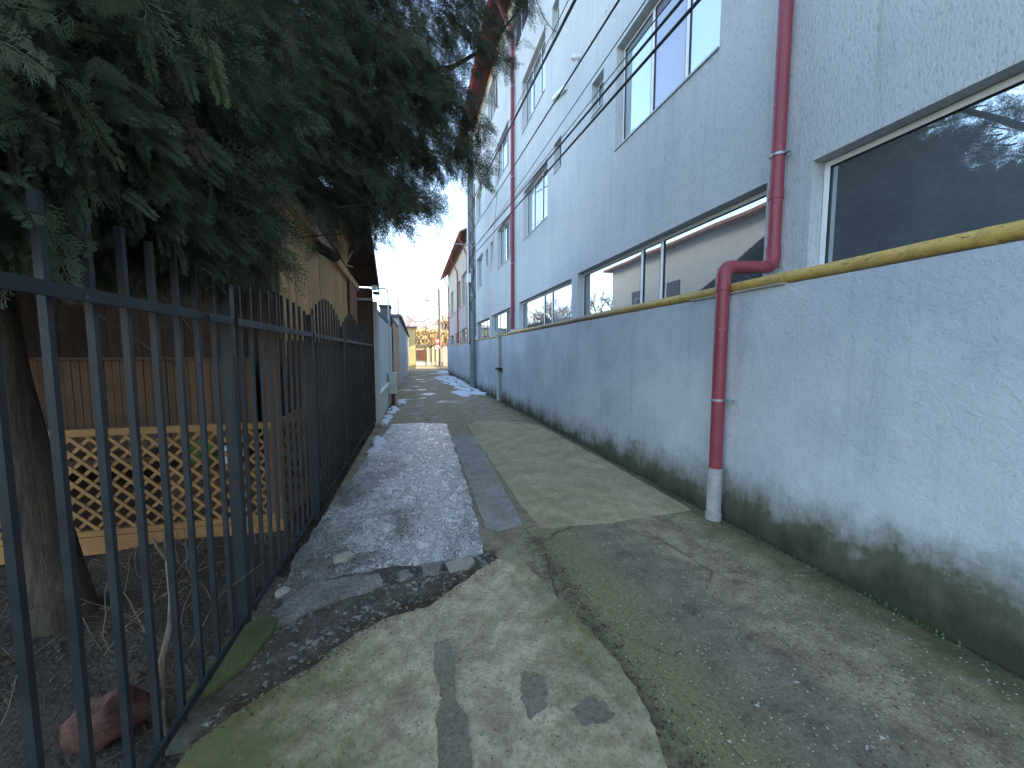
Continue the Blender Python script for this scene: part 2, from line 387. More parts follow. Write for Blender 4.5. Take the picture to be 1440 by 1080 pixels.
M = dict(
    dirt=concrete('gritty_brown_dirt', (.055, .045, .033), (.17, .145, .11), .2, .5, .7, .9, 2.0),
    upper=mat_upper(), lower=mat_lower(), second=mat_second(), ground=mat_ground(), wet=mat_wet(), soil=mat_soil(),
    near=mat_near(),
    strip=concrete('grey_repair_mortar', (.17, .14, .10), (.31, .26, .19), 0, .5, .6),
    midc=concrete('blue_grey_concrete', (.23, .22, .19), (.40, .38, .32), .10, .25, .55),
    right=concrete('brushed_beige_concrete', (.34, .275, .155), (.56, .465, .28), .35, .35, .6),
    piece=concrete('rough_grey_concrete', (.13, .122, .105), (.36, .34, .30), .05, .3, .8),
    stone2=concrete('dull_grey_stone', (.16, .145, .12), (.36, .33, .28), .2, .3, .6),
    moss=concrete('mossy_concrete', (.075, .085, .03), (.17, .18, .075), .6, .2, .4),
    stone=concrete('pale_stone', (.32, .30, .24), (.45, .42, .34), .1, .2, .4),
    pillar=concrete('pink_render', (.42, .31, .27), (.52, .40, .35), 0, .2, .2),
    greyr=concrete('grey_render', (.50, .53, .54), (.66, .67, .66), .1, .3, .3, scale=.6),
    paler=concrete('pale_foundation', (.58, .57, .52), (.72, .70, .64), .05, .3, .3, scale=.7),
    yellw=concrete('yellow_render', (.62, .48, .22), (.72, .58, .30), 0, .15, .15),
    cream=concrete('cream_wall', (.50, .47, .40), (.58, .55, .48), 0, .1, .1),
    brick=concrete('red_brick_stone', (.085, .032, .024), (.19, .085, .06), .2, .5, .7),
    red=paint('oxide_red_pipe', (.27, .045, .062), .42, .14, .45, 0, (.17, .045, .055), 5, (.55, .42, .40)),
    eave=wood('dark_red_boards', (.16, .030, .034), (.26, .06, .06), (1, 8, 8), .6),
    redtrim=paint('red_gutter', (.45, .09, .09), .4, .15),
    brownboard=wood('brown_soffit_boards', (.22, .10, .075), (.36, .20, .16), (1, 8, 8), .7),
    yellow=mat_yellow(), white=paint('white_pvc', (.83, .84, .85), .35, .06, .5, 0, (.5, .5, .5), 3),
    sleeve=paint('old_cement_pipe', (.36, .36, .35), .8, .25, .2, 0, (.12, .11, .09), 9),
    steel=paint('galvanised_steel', (.36, .38, .39), .45, .2, .5, .6, (.2, .15, .1)),
    polem=paint('grey_green_pole', (.20, .24, .24), .6, .25, .4, 0, (.1, .09, .08)),
    fence=paint('dark_slate_fence_paint', (.021, .024, .028), .5, .3, .35, 0, (.045, .032, .025), 8, (.10, .045, .025)),
    black=paint('black_rubber', (.012, .012, .013), .5, .1, .3),
    cable=paint('cable_sheath', (.05, .052, .055), .6, .1, .3),
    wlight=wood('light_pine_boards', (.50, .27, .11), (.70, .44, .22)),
    wold_shade=wood('old_and_shaded_boards', (.09, .052, .030), (.20, .115, .068)),
    wpine=wood('varnished_pine', (.25, .125, .045), (.42, .225, .085), (2, 14, 14)),
    wred=wood('red_brown_board', (.24, .10, .055), (.34, .16, .09)),
    wroof=wood('dark_roof_planks', (.050, .026, .018), (.11, .062, .042), (14, 2, 14)),
    gate=paint('pale_sheet_metal', (.60, .63, .66), .5, .1, .4, 0, (.3, .28, .25), 3),
    dframe=paint('dark_frame', (.045, .045, .05), .5),
    orange=paint('orange_slats', (.56, .36, .22), .6, .12),
    boxm=paint('meter_box_grey', (.50, .55, .52), .5, .06),
    g_low=mat_glass('dark_reflecting_glass', (.075, .092, .105), .42), g_near=mat_glass('sky_tinted_glass', (.17, .20, .225), .5),  # g_near: lighter bluish base paints in reflected sky
    g_up=mat_glass('pale_blind_behind_glass', (.32, .40, .44), .40),
    g_cur=mat_glass('net_curtain_behind_glass', (.24, .22, .27), .16),
    g_dk=mat_glass('blue_dark_glass', (.05, .09, .14), .35),
    leaf=mat_leaf(), bark=mat_bark(), twig=mat_bark('dry_twig', (.10, .075, .05), (.24, .19, .13)),
    autumn=mat_autumn(), tile=mat_tile(), hill=mat_hill(), snow=mat_snow(),
    dead=paint('dead_leaf', (.16, .085, .045), .8, .5, .2), litter=paint('leaf_litter', (.085, .055, .034), .85, .5, .2),
    chip=paint('pale_chip', (.45, .42, .35), .8, .3), weed=paint('weed_green', (.07, .13, .035), .7, .3),
    signw=paint('sign_white', (.82, .82, .80), .4, .03), signr=paint('sign_red', (.65, .04, .03), .4, .03),
    signb=paint('sign_dark_red_bar', (.25, .04, .06), .4, .03), brown=mat_bark('bare_branches', (.09, .06, .045), (.2, .15, .12)),
    tilegrey=paint('grey_roof_sheet', (.13, .13, .14), .7),
)

# ------------------------------------------------------------------ world, sun, camera
SUN_EL, SUN_AZ = math.radians(24), math.radians(108)
w = bpy.data.worlds.new('World'); scene.world = w; w.use_nodes = True
sky = w.node_tree.nodes.new('ShaderNodeTexSky'); sky.sky_type = 'NISHITA'; sky.sun_disc = False
sky.sun_elevation = SUN_EL; sky.sun_rotation = SUN_AZ; sky.dust_density = 1.6; sky.air_density = 1.0; sky.ozone_density = .4
w.node_tree.links.new(sky.outputs[0], w.node_tree.nodes['Background'].inputs[0])
w.node_tree.nodes['Background'].inputs[1].default_value = .15
sd = bpy.data.lights.new('sun', 'SUN'); sd.energy = 2.0; sd.angle = math.radians(.5); sd.color = (1, .86, .68)
so = bpy.data.objects.new('sun', sd); COL.objects.link(so); so.location = (30, -10, 30)
dirv = Vector((math.sin(SUN_AZ) * math.cos(SUN_EL), math.cos(SUN_AZ) * math.cos(SUN_EL), math.sin(SUN_EL)))
so.rotation_euler = dirv.to_track_quat('Z', 'Y').to_euler()
cd = bpy.data.cameras.new('camera'); cam = bpy.data.objects.new('camera', cd); COL.objects.link(cam); scene.camera = cam
cd.sensor_width = 36; cd.lens = 13.5; cd.clip_start = .05; cd.clip_end = 2000
cam.location = (0, 0, 1.6)
cam.rotation_euler = (math.radians(90 - 4.553), 0, math.radians(-14.789))
scene.view_settings.view_transform = 'Standard'; scene.view_settings.look = 'None'
scene.view_settings.exposure = 2.62; scene.view_settings.gamma = 1
scene.cycles.max_bounces = 6; scene.cycles.diffuse_bounces = 4

# ------------------------------------------------------------------ the setting
def jag(poly, amp=.02, step=.12, seed=1):
    rr = random.Random(seed); out = []
    n = len(poly)
    for i in range(n):
        a = Vector(poly[i]); b = Vector(poly[(i + 1) % n]); L = (b - a).length; k = max(1, int(L / step))
        nn = Vector((-(b - a).y, (b - a).x)).normalized()
        for j in range(k):
            t = j / k; q = a.lerp(b, t) + nn * rr.uniform(-amp, amp)
            out.append((q.x, q.y))
    return out
def gridsheet(x0, x1, y0, y1, nx, ny, zf):
    mb = MB(); vs = []
    for j in range(ny + 1):
        for i in range(nx + 1):
            x = x0 + (x1 - x0) * i / nx; y = y0 + (y1 - y0) * j / ny; vs.append((x, y, zf(x, y)))
    fs = [(j * (nx + 1) + i, j * (nx + 1) + i + 1, (j + 1) * (nx + 1) + i + 1, (j + 1) * (nx + 1) + i) for j in range(ny) for i in range(nx)]
    return mb.add(vs, fs, True)
g = MB(); g.add([(-400, -60, -.05), (400, -60, -.05), (400, 900, -.05), (-400, 900, -.05)], [(0, 1, 2, 3)])
struct('ground', g, M['soil'])
al = MB(); al.prism([(-1.0, -4), (2.9, -4), (2.9, 31), (4.6, 42), (30, 43), (30, 52.5), (-30, 52.5), (-30, 44), (-.2, 44), (-.45, 29), (-.62, 12), (-.78, 9)], -.3, 0)
struct('road', al, M['ground'], label='worn alley surface running between the fence and the blue wall')
def hz(x, y): return -.03 + .05 * math.sin(x * 1.7 + 1) * math.sin(y * 1.3) + .02 * math.sin(x * 5 + y * 3.1)
struct('yard_soil', gridsheet(-12, -1.0, -4, 4.4, 60, 60, hz), M['soil'])
# slabs of concrete laid on the alley
wetp = [(-.60, 7.05), (-.42, 8.88), (.17, 8.86), (.75, 8.60), (.70, 7.3), (.66, 5.57), (.58, 3.75), (.53, 2.90), (.38, 2.86), (.14, 2.84), (-.12, 2.88), (-.41, 2.86), (-.59, 2.82), (-.79, 2.62), (-.86, 2.70), (-.89, 3.12), (-.87, 3.62), (-.80, 4.4), (-.70, 5.74)]
wm = MB(); wm.prism(jag(jag(wetp, .018, .14, 3), .006, .025, 13), -.02, .032)
struct('wet_pavement', wm, M['wet'], label='wet icy concrete strip glistening beside the fence')
mb = MB(); mb.prism(jag([(.715, 7.37), (.95, 7.44), (1.16, 7.31), (1.12, 6.0), (1.06, 4.84), (.98, 3.33), (.73, 3.26), (.63, 3.37), (.655, 4.36), (.685, 5.57)], .010, .1, 4), -.02, .012)
struct('blue_grey_pavement', mb, M['midc'])
mb = MB(); mb.prism(jag([(1.19, 8.4), (1.15, 7.0), (1.13, 5.45), (1.09, 3.91), (1.11, 3.23), (1.81, 3.17), (2.75, 3.22), (2.78, 5), (2.75, 8), (2.1, 8.8), (1.5, 8.9)], .012, .12, 5), -.02, .008)
struct('beige_pavement', mb, M['right'])
nearp = [(-.42, 2.12), (-.19, 2.30), (.07, 2.36), (.26, 2.50), (.45, 2.66), (.62, 2.79), (.80, 2.72), (.86, 2.43), (.90, 2.18), (.965, 1.87), (1.01, 1.66), (.98, 1.37), (.93, 1.17), (.85, .6), (.8, -2), (-.90, -2), (-.90, 1.70), (-.80, 1.84), (-.62, 1.95), (-.51, 2.03)]
mb = MB(); mb.prism(jag(jag(nearp, .016, .12, 6), .006, .022, 16), -.02, .018)
struct('near_pavement', mb, M['near'], label='beige concrete slab with mossy edges in the foreground')
mb = MB(); mb.prism(jag([(.09, 2.03), (.175, 2.04), (.19, 1.85), (.17, 1.66), (.205, 1.55), (.20, 1.36), (.20, .6), (.07, .6), (.07, 1.40), (.075, 1.60), (.11, 1.68), (.085, 1.83)], .006, .03, 7), .01, .0225)
struct('mortar_strip', mb, M['strip'])
for sd_, poly in ((8, [(.50, 1.72), (.58, 1.70), (.60, 1.60), (.55, 1.50), (.47, 1.47), (.46, 1.56)]), (9, [(.66, 1.47), (.74, 1.51), (.82, 1.47), (.84, 1.40), (.76, 1.37), (.68, 1.39)])):
    mb = MB(); mb.prism(jag(poly, .010, .02, sd_), .01, .0215)
    struct('damp_patch', mb, M['strip'])
mb = gridsheet(-1.0, .62, 1.7, 2.95, 60, 46, lambda x, y: .009 + .0045 * math.sin(x * 17 + y * 7) * math.sin(y * 21 - x * 4) + .003 * math.sin(x * 41) * math.sin(y * 37))
struct('dirt', mb, M['dirt'])

def rock(name, c, r, seed, mat, label, rz=0, group=None, cat='stone', sub=3, rough=.3):
    mb = MB(); mb.blob(c, r, seed, sub, rough, rz=rz)
    return solo(name, mb, mat, label, cat, (c[0], c[1], 0), group)
def slabstone(name, poly, z0, z1, mat, label, seed, cat='stone'):
    c = (sum(p[0] for p in poly) / len(poly), sum(p[1] for p in poly) / len(poly), z0)
    mb = MB(); mb.prism(jag(poly, .006, .03, seed), z0, z1)
    return bevel(solo(name, mb, mat, label, cat, c), .006)
slabstone('concrete_fragment', [(.22, 2.80), (.30, 2.84), (.43, 2.835), (.44, 2.78), (.39, 2.70), (.24, 2.69)], 0, .036, M['stone'], 'pale beige concrete fragment lying at the corner of the wet strip', 21)
slabstone('concrete_fragment', [(.05, 2.80), (.13, 2.84), (.20, 2.79), (.17, 2.70), (.06, 2.70)], 0, .04, M['piece'], 'speckled grey concrete fragment left of the pale beige one', 22)
slabstone('concrete_fragment', [(-.13, 2.78), (-.05, 2.80), (-.01, 2.72), (-.10, 2.66)], 0, .03, M['piece'], 'smallest grey fragment set in dirt below the wet strip', 23)
slabstone('concrete_fragment', [(-.60, 3.06), (-.50, 3.12), (-.44, 3.06), (-.50, 2.99), (-.58, 2.99)], .033, .065, M['stone'], 'flat grey stone lying loose on the wet icy strip', 24)
slabstone('broken_slab', [(-.80, 2.60), (-.70, 2.78), (-.43, 2.80), (-.24, 2.78), (-.21, 2.66), (-.32, 2.60), (-.47, 2.56), (-.62, 2.50), (-.71, 2.40), (-.80, 2.40), (-.86, 2.45)], 0, .034, M['piece'], 'rough broken grey slab between dirt and wet icy strip', 25, 'slab')
# mossy slab tilted against the fence foot
mb = MB()
pl = [(-.985, 1.84), (-.995, 2.02), (-.955, 2.30), (-.88, 2.46), (-.79, 2.44), (-.785, 2.30), (-.83, 2.10), (-.90, 1.95)]
pl = jag(pl, .005, .04, 30)
def tz(x, y): return .015 + max(0, (-.78 - x)) * .28
n_ = len(pl); vs = [(x, y, tz(x, y) - .005) for x, y in pl] + [(x, y, tz(x, y) + .028) for x, y in pl]
mb.add(vs, [tuple(reversed(range(n_, 2 * n_))), tuple(range(n_))] + [(i, n_ + i, n_ + (i + 1) % n_, (i + 1) % n_) for i in range(n_)])
mo = solo('mossy_slab', mb, M['moss'], 'green mossy concrete slab leaning against the fence foot', 'slab', (-.89, 2.15, 0)); bevel(mo, .006)
rock('red_rock', (-1.27, 1.93, .04), (.12, .095, .095), 17, M['brick'], 'reddish rock lying on the soil behind the fence bars', .4)
rock('grey_rock', (-.83, 2.72, .03), (.045, .035, .03), 8, M['stone'], 'small pale rock beside fence foot near the wet strip', .4)

# loose stuff: pebbles, litter, chips
def scatter(name, n, area, size, mat, kind='stuff', z=0.02, flat=.5, seed=0, dens=None, label=None):
    r = np.random.default_rng(seed); base = np.array([(1, 0, 0), (-.3, .9, 0), (-.6, -.7, 0), (.2, .1, 1), (.1, -.1, -.8), (.5, .7, .3)])
    fs0 = np.array([(0, 5, 3), (5, 1, 3), (1, 2, 3), (2, 0, 3), (0, 2, 4), (2, 1, 4), (1, 5, 4), (5, 0, 4)])
    V = []; F = []; k = 0
    while k < n:
        x = r.uniform(area[0], area[1]); y = r.uniform(area[2], area[3])
        if dens and r.uniform() > dens(x, y): continue
        s = size[0] + (size[1] - size[0]) * r.uniform() ** 2.5; a = r.uniform(0, 6.28); el = r.uniform(.4, 1)
        b = base * np.array([s, s * el, s * flat * r.uniform(.5, 1)]) * (1 + r.uniform(-.25, .25, base.shape))
        c, sn = math.cos(a), math.sin(a)
        b = b @ np.array([[c, sn, 0], [-sn, c, 0], [0, 0, 1]]) + np.array([x, y, (z(x, y) if callable(z) else z)])
        V += b.tolist(); F += (fs0 + 6 * k).tolist(); k += 1
    mb = MB(); mb.v = [tuple(v) for v in V]; mb.f = [tuple(f) for f in F]; mb.smooth = [False] * len(F)
    return struct(name, mb, mat, kind, label=label)
scatter('pebbles', 3600, (1.0, 2.88, .5, 3.6), (.0018, .0085), M['chip'], z=.002, seed=1, dens=lambda x, y: 1 if y < 2.2 else .5, label='pale grit scattered on the alley')
scatter('coarse_pebbles', 70, (1.05, 2.8, .7, 3.2), (.008, .018), M['chip'], z=.002, flat=.3, seed=21)
scatter('dark_pebbles', 3800, (1.0, 2.88, .5, 4.2), (.002, .009), M['litter'], z=.002, seed=22)
scatter('slab_pebbles', 2600, (-.6, 1.0, .55, 2.7), (.0015, .006), M['litter'], z=.0185, seed=23, dens=lambda x, y: 1 if y < 1.75 + .55 * (x + .9) else 0)
scatter('slab_chips', 700, (-.6, .95, .55, 2.7), (.0015, .0055), M['chip'], z=.0185, seed=24, dens=lambda x, y: 1 if y < 1.75 + .55 * (x + .9) else 0)
scatter('far_pebbles', 1500, (.75, 2.88, 3.2, 9), (.003, .010), M['litter'], z=.010, seed=25)
bl_ = [(-.9, 1.72), (-.8, 1.84), (-.51, 2.03), (-.19, 2.30), (.26, 2.50), (.62, 2.79)]
def bdist(x, y):
    for (a, b), (c, d) in zip(bl_[:-1], bl_[1:]):
        if a <= x < c: return y - (b + (d - b) * (x - a) / (c - a))
    return 9
scatter('border_crumbs', 2600, (-.9, .62, 1.4, 2.95), (.003, .014), M['litter'], z=.016, seed=27, dens=lambda x, y: math.exp(-(bdist(x, y) / .07) ** 2))
scatter('border_stones', 240, (-.9, .62, 1.6, 2.95), (.006, .026), M['stone2'], z=.014, seed=28, dens=lambda x, y: math.exp(-((bdist(x, y) - .06) / .10) ** 2))
scatter('cones', 46, (-.6, .9, .8, 2.6), (.006, .013), M['dead'], z=.021, flat=.8, seed=26, dens=lambda x, y: 1 if y < 1.75 + .55 * (x + .9) else 0)
scatter('seam_crumbs', 900, (.78, 1.4, .7, 3.1), (.002, .014), M['litter'], z=.004, seed=11, dens=lambda x, y: math.exp(-((x - 1.02) / .07) ** 2), label='dark crumbs along the slab edge')
scatter('rubble_stones', 90, (-.9, .5, 1.9, 2.86), (.012, .045), M['stone2'], z=.012, seed=12, dens=lambda x, y: 1 if y > 2.1 + .25 * (x + .9) else 0, flat=.45)
scatter('grit', 420, (-.85, 1.2, .7, 3.0), (.0015, .007), M['litter'], z=.020, seed=2, label='dark grit and leaf crumbs on the concrete')
scatter('rubble', 900, (-.95, .55, 1.85, 2.88), (.004, .03), M['piece'], z=.008, seed=3, dens=lambda x, y: 1 if y > 2.05 + .45 * (x + .9) * .55 and not (x > -.1 and y < 2.4) else 0, label='broken bits in the dirt pit')
scatter('soil_crumbs', 3500, (-4, -.9, .3, 4.0), (.006, .035), M['litter'], z=lambda x, y: hz(x, y) + .005 if x < -1 else .004, flat=.35, seed=4, label='fallen leaves and crumbs on the yard soil')
scatter('dead_leaves', 260, (-.93, -.6, 1.9, 9), (.008, .03), M['dead'], z=.014, flat=.25, seed=5, dens=lambda x, y: 1 if x < -.80 + y * .018 + .03 else .05, label='dead leaves along the foot of the fence')
scatter('wet_litter', 420, (-.82, .62, 2.95, 8), (.003, .013), M['litter'], z=.034, flat=.4, seed=6, label='dark crumbs on the wet strip')
def needles(name, n, area, mat, z, seed, L=(.01, .03)):
    r = random.Random(seed); mb = MB()
    for _ in range(n):
        x = r.uniform(*area[:2]); y = r.uniform(*area[2:]); a = r.uniform(0, 6.28); l = r.uniform(*L); zz = z(x, y) if callable(z) else z
        mb.obox((x, y, zz + .002), (x + l * math.cos(a), y + l * math.sin(a), zz + .002 + r.uniform(0, .006)), .0022, .0015)
    return struct(name, mb, mat, 'stuff')
needles('dry_stalks', 110, (-.8, 2.3, .9, 3.2), M['chip'], .018, 3, (.006, .022))
needles('twig_litter', 700, (-3.5, -.95, .4, 4), M['twig'], lambda x, y: hz(x, y) + .01 if x < -1 else .02, 4, (.03, .16))
# snow
def snowpatch(poly, h, seed, nx=.09):
    pl = jag(poly, .05, .12, seed); xs = [p[0] for p in pl]; ys = [p[1] for p in pl]
    def inside(x, y):
        c = False; j = len(pl) - 1
        for i in range(len(pl)):
            if (pl[i][1] > y) != (pl[j][1] > y) and x < (pl[j][0] - pl[i][0]) * (y - pl[i][1]) / (pl[j][1] - pl[i][1] + 1e-9) + pl[i][0]: c = not c
            j = i
        return c
    rr = random.Random(seed); mb = MB()
    x = min(xs)
    k = 0
    while k < 260:
        x = rr.uniform(min(xs), max(xs)); y = rr.uniform(min(ys), max(ys)); k += 1
        if not inside(x, y): continue
        s = rr.uniform(.06, .22)
        mb.blob((x, y, 0), (s, s * rr.uniform(1, 2.6), h * rr.uniform(.5, 1)), rr.randint(0, 9999), 2, .35)
    mb.smooth = [True] * len(mb.f)
    return mb
mb = snowpatch([(2.82, 14.2), (2.35, 15.6), (2.1, 18), (1.75, 21), (1.55, 26), (2.4, 27.5), (2.86, 26), (2.86, 20)], .06, 41)
s2 = snowpatch([(1.7, 15.9), (2.0, 14.6), (2.2, 15.2), (2.1, 16.4)], .03, 42); mb.add(s2.v, s2.f, True)
s2 = snowpatch([(2.1, 31), (3.0, 30.5), (3.4, 33), (2.6, 35)], .12, 45); mb.add(s2.v, s2.f, True)
struct('snow', mb, M['snow'], 'stuff', label='melting snow patch along the foot of the wall')
mb = MB()
for i, (x, y, s) in enumerate(((-.60, 6.55, .11), (-.57, 7.0, .13), (-.62, 7.4, .10), (-.60, 8.9, .08), (-.585, 9.3, .10), (-.575, 9.9, .13), (-.54, 10.6, .13), (-.50, 11.4, .13), (-.33, 12.6, .16), (-.28, 13.3, .14), (-.42, 11.0, .12))):
    mb.blob((x, y, .02), (s, s * 1.6, .04 + s * .2), 60 + i, 3, .3)
struct('snow_lumps', mb, M['snow'], 'stuff', label='small lumps of old snow along the left edge')

# ------------------------------------------------------------------ retaining wall + pipes
t = thing('boundary_wall', 'long light blue rendered low wall with algae along its foot', 'wall', (2.9, 10, 0))
mb = MB(); mb.box(2.9, 3.12, -4, 31, -.1, 2.15)
for y in (3.55, 8.9, 15.0, 21.5): pass
part('wall_face', mb, M['lower'], t)
mb = MB(); mb.box(2.97, 3.14, -4, 31, 2.152, 2.165); part('coping', mb, M['piece'], t)
mb = MB(); mb.box(2.88, 3.12, 31.003, 31.25, 0, 2.75); part('end_post', mb, M['paler'], t, 'white post ending the blue wall')
t2 = thing('rear_wall', 'lower lilac wall section beyond the white post', 'wall', (3.3, 36, 0))
mb = MB(); mb.add([(2.93, 31.26, 0), (4.45, 41, 0), (4.65, 41, 0), (3.13, 31.26, 0), (2.93, 31.26, 2.2), (4.45, 41, 2.2), (4.65, 41, 2.2), (3.13, 31.26, 2.2)], [(0, 1, 5, 4), (2, 3, 7, 6), (4, 5, 6, 7), (1, 2, 6, 5), (3, 0, 4, 7)])
part('wall_face', mb, M['greyr'], t2)
mb = MB(); mb.obox((3.0, 31.4, 2.26), (4.5, 41, 2.26), .3, .1); part('coping', mb, M['piece'], t2)
# moss and weeds in the joint
r_ = random.Random(5); mb = MB()
for _ in range(420):
    y = r_.choice([r_.gauss(2.1, .25), r_.gauss(1.55, .12), r_.uniform(.9, 12)]); x = 2.885 - abs(r_.gauss(0, .014)); a = r_.uniform(0, 6.28); l = r_.uniform(.004, .016)
    p = Vector((x, y, .002)); q = p + Vector((math.cos(a) * l, math.sin(a) * l, r_.uniform(.3, 1.2) * l)); s_ = Vector((-math.sin(a), math.cos(a), 0)) * l * .35
    mb.add([p, q + s_, q * 1.0 + (q - p) * .5, q - s_], [(0, 1, 2, 3)])
struct('weeds', mb, M['weed'], 'stuff', label='tiny green weeds in the joint below the wall')
mb = MB()
for _ in range(1500):
    y = r_.uniform(.6, 14); x = 2.897 - abs(r_.gauss(0, .007)); s_ = r_.uniform(.002, .008)
    mb.box(x - s_, x + .002, y, y + s_ * 3, 0, s_ * .8)
struct('joint_dirt', mb, M['soil'], 'stuff')
mb = MB()
for k in range(16):
    a = r_.uniform(-.9, .9); L = r_.uniform(.12, .42); p = Vector((2.80, 11.25 + r_.uniform(-.08, .08), 0))
    mb.tube([p, p + Vector((-.1 * abs(a), .1 * a, L * .6)), p + Vector((-.22 * abs(a), .25 * a, L))], [.006, .004, .002], 5)
solo('dead_weed', mb, M['brown'], 'dry brown weed standing at the foot of the wall', 'plant', (2.80, 11.25, 0))

t = thing('gas_pipe', 'worn yellow gas pipe running along the top of the blue wall', 'pipe', (2.93, 10, 2.15))
rr = random.Random(3)
pts = [(2.935 + rr.uniform(-.004, .004), y, 2.208 + rr.uniform(-.003, .003)) for y in np.linspace(-4, 11.4, 26)]
mb = MB(); mb.tube(pts, .047, 20); part('pipe_run', mb, M['yellow'], t)
mb = MB(); mb.tube([(2.935, 11.42, 2.2), (2.935, 11.8, 2.185), (2.94, 12.5, 2.19), (2.935, 20, 2.2), (2.93, 31.3, 2.2)], .038, 14); part('pipe_run', mb, M['yellow'], t, 'thinner far stretch of the yellow pipe')
for y in (1.35, 4.8, 8.4, 11.4):
    mb = MB(); mb.tube([(2.935, y - .03, 2.208), (2.935, y + .03, 2.208)], .0505, 20); part('weld_collar', mb, M['yellow'], t)
mb = MB(); mb.obox((2.905, 2.45, 2.158), (2.905, 3.5, 2.158), .06, .012); part('support_plate', mb, M['chip'], t)

RX = 2.815; UX = 3.375; PY = 3.0; PR = .058
def gutter_pipe(y, label, low, wallX=3.46, zt=13.1, gx=2.84, mat='red', r=PR, zb=2.22, group='red downpipes on the near building'):
    ux = wallX - .085
    t = thing('downpipe', label, 'downpipe', (ux, y, 0), group)
    mb = MB()
    mb.tube([(gx, y, zt), (gx, y, zt - .25), (gx + .03, y, zt - .38), (ux - .05, y, zt - 1.15), (ux, y, zt - 1.3), (ux, y, zt - 1.5)], r, 16)
    part('offset_bend', mb, M[mat], t)
    mb = MB(); mb.tube([(ux, y, zt - 1.5), (ux, y, zb + .2)], r, 20)
    part('vertical_pipe', mb, M[mat], t)
    for z in np.arange(zt - 2, 2.8, -2.0):
        mb = MB(); mb.tube([(ux, y, z - .05), (ux, y, z + .05)], r + .006, 20); part('joint_collar', mb, M[mat], t)
    for z in ([3.45, 6.4, 9.4] if low else [4.6, 7.4, 10.2]):
        mb = MB(); mb.tube([(ux, y, z - .011), (ux, y, z + .011)], r + .010, 20); mb.box(ux + .02, wallX - .002, y - .012, y + .012, z - .009, z + .009)
        mb.box(ux - .01, ux + .03, y - r - .05, y - r - .005, z - .010, z + .010)
        part('clamp', mb, M['steel'], t)
    return t, ux
t, ux = gutter_pipe(PY, 'large red downpipe stepping out over the yellow pipe onto the blue wall', True, group=None)
mb = MB(); z0 = 2.42
mb.tube([(ux, PY, 2.62), (ux, PY, z0 + .08), (ux - .02, PY, z0 + .03), (ux - .07, PY, z0)], [PR + .006] * 4, 20); part('elbow', mb, M['red'], t)
mb = MB(); mb.tube([(ux - .05, PY, z0), (RX + .09, PY, z0 - .02)], PR, 20); part('cross_pipe', mb, M['red'], t)
mb = MB(); mb.tube([(RX + .10, PY, z0 - .02), (RX + .04, PY, z0 - .035), (RX + .01, PY, z0 - .065), (RX, PY, z0 - .11), (RX, PY, z0 - .24)], PR + .006, 20); part('elbow', mb, M['red'], t)
mb = MB(); mb.tube([(RX, PY, 2.20), (RX, PY, .50)], PR, 22); part('vertical_pipe', mb, M['red'], t)
mb = MB(); mb.tube([(RX, PY, .505), (RX, PY, .06)], PR + .008, 22); mb.tube([(RX, PY, .062), (RX, PY, .0)], PR + .016, 22); part('cement_sleeve', mb, M['sleeve'], t, 'grey cement sleeve at the foot of the pipe')
mb = MB(); mb.tube([(RX, PY, 1.15), (RX, PY, 1.172)], PR + .006, 20); mb.box(RX - .01, RX + .08, PY - PR - .06, PY - PR - .02, 1.155, 1.168); mb.box(RX, 2.898, PY - .01, PY + .01, 1.155, 1.167); part('clamp', mb, M['steel'], t)
gutter_pipe(12.75, 'slim red downpipe between the second and third ground floor windows of the blue-grey building', False, r=.06, group=None)

# ------------------------------------------------------------------ building 1
W = 3.46
def wall_holes(mb, X, y0, y1, z0, z1, holes, depth=.18):
    ys = sorted({y0, y1, *[h[0] for h in holes], *[h[1] for h in holes]}); zs = sorted({z0, z1, *[h[2] for h in holes], *[h[3] for h in holes]})
    for i in range(len(ys) - 1):
        for j in range(len(zs) - 1):
            cy = (ys[i] + ys[i + 1]) / 2; cz = (zs[j] + zs[j + 1]) / 2
            if any(h[0] < cy < h[1] and h[2] < cz < h[3] for h in holes): continue
            mb.add([(X, ys[i + 1], zs[j]), (X, ys[i], zs[j]), (X, ys[i], zs[j + 1]), (X, ys[i + 1], zs[j + 1])], [(0, 1, 2, 3)])
    for a, b, c, d in holes:
        mb.add([(X, a, c), (X + depth, a, c), (X + depth, b, c), (X, b, c), (X, a, d), (X + depth, a, d), (X + depth, b, d), (X, b, d)],
               [(0, 3, 2, 1), (4, 5, 6, 7), (0, 1, 5, 4), (3, 7, 6, 2), (1, 2, 6, 5)])
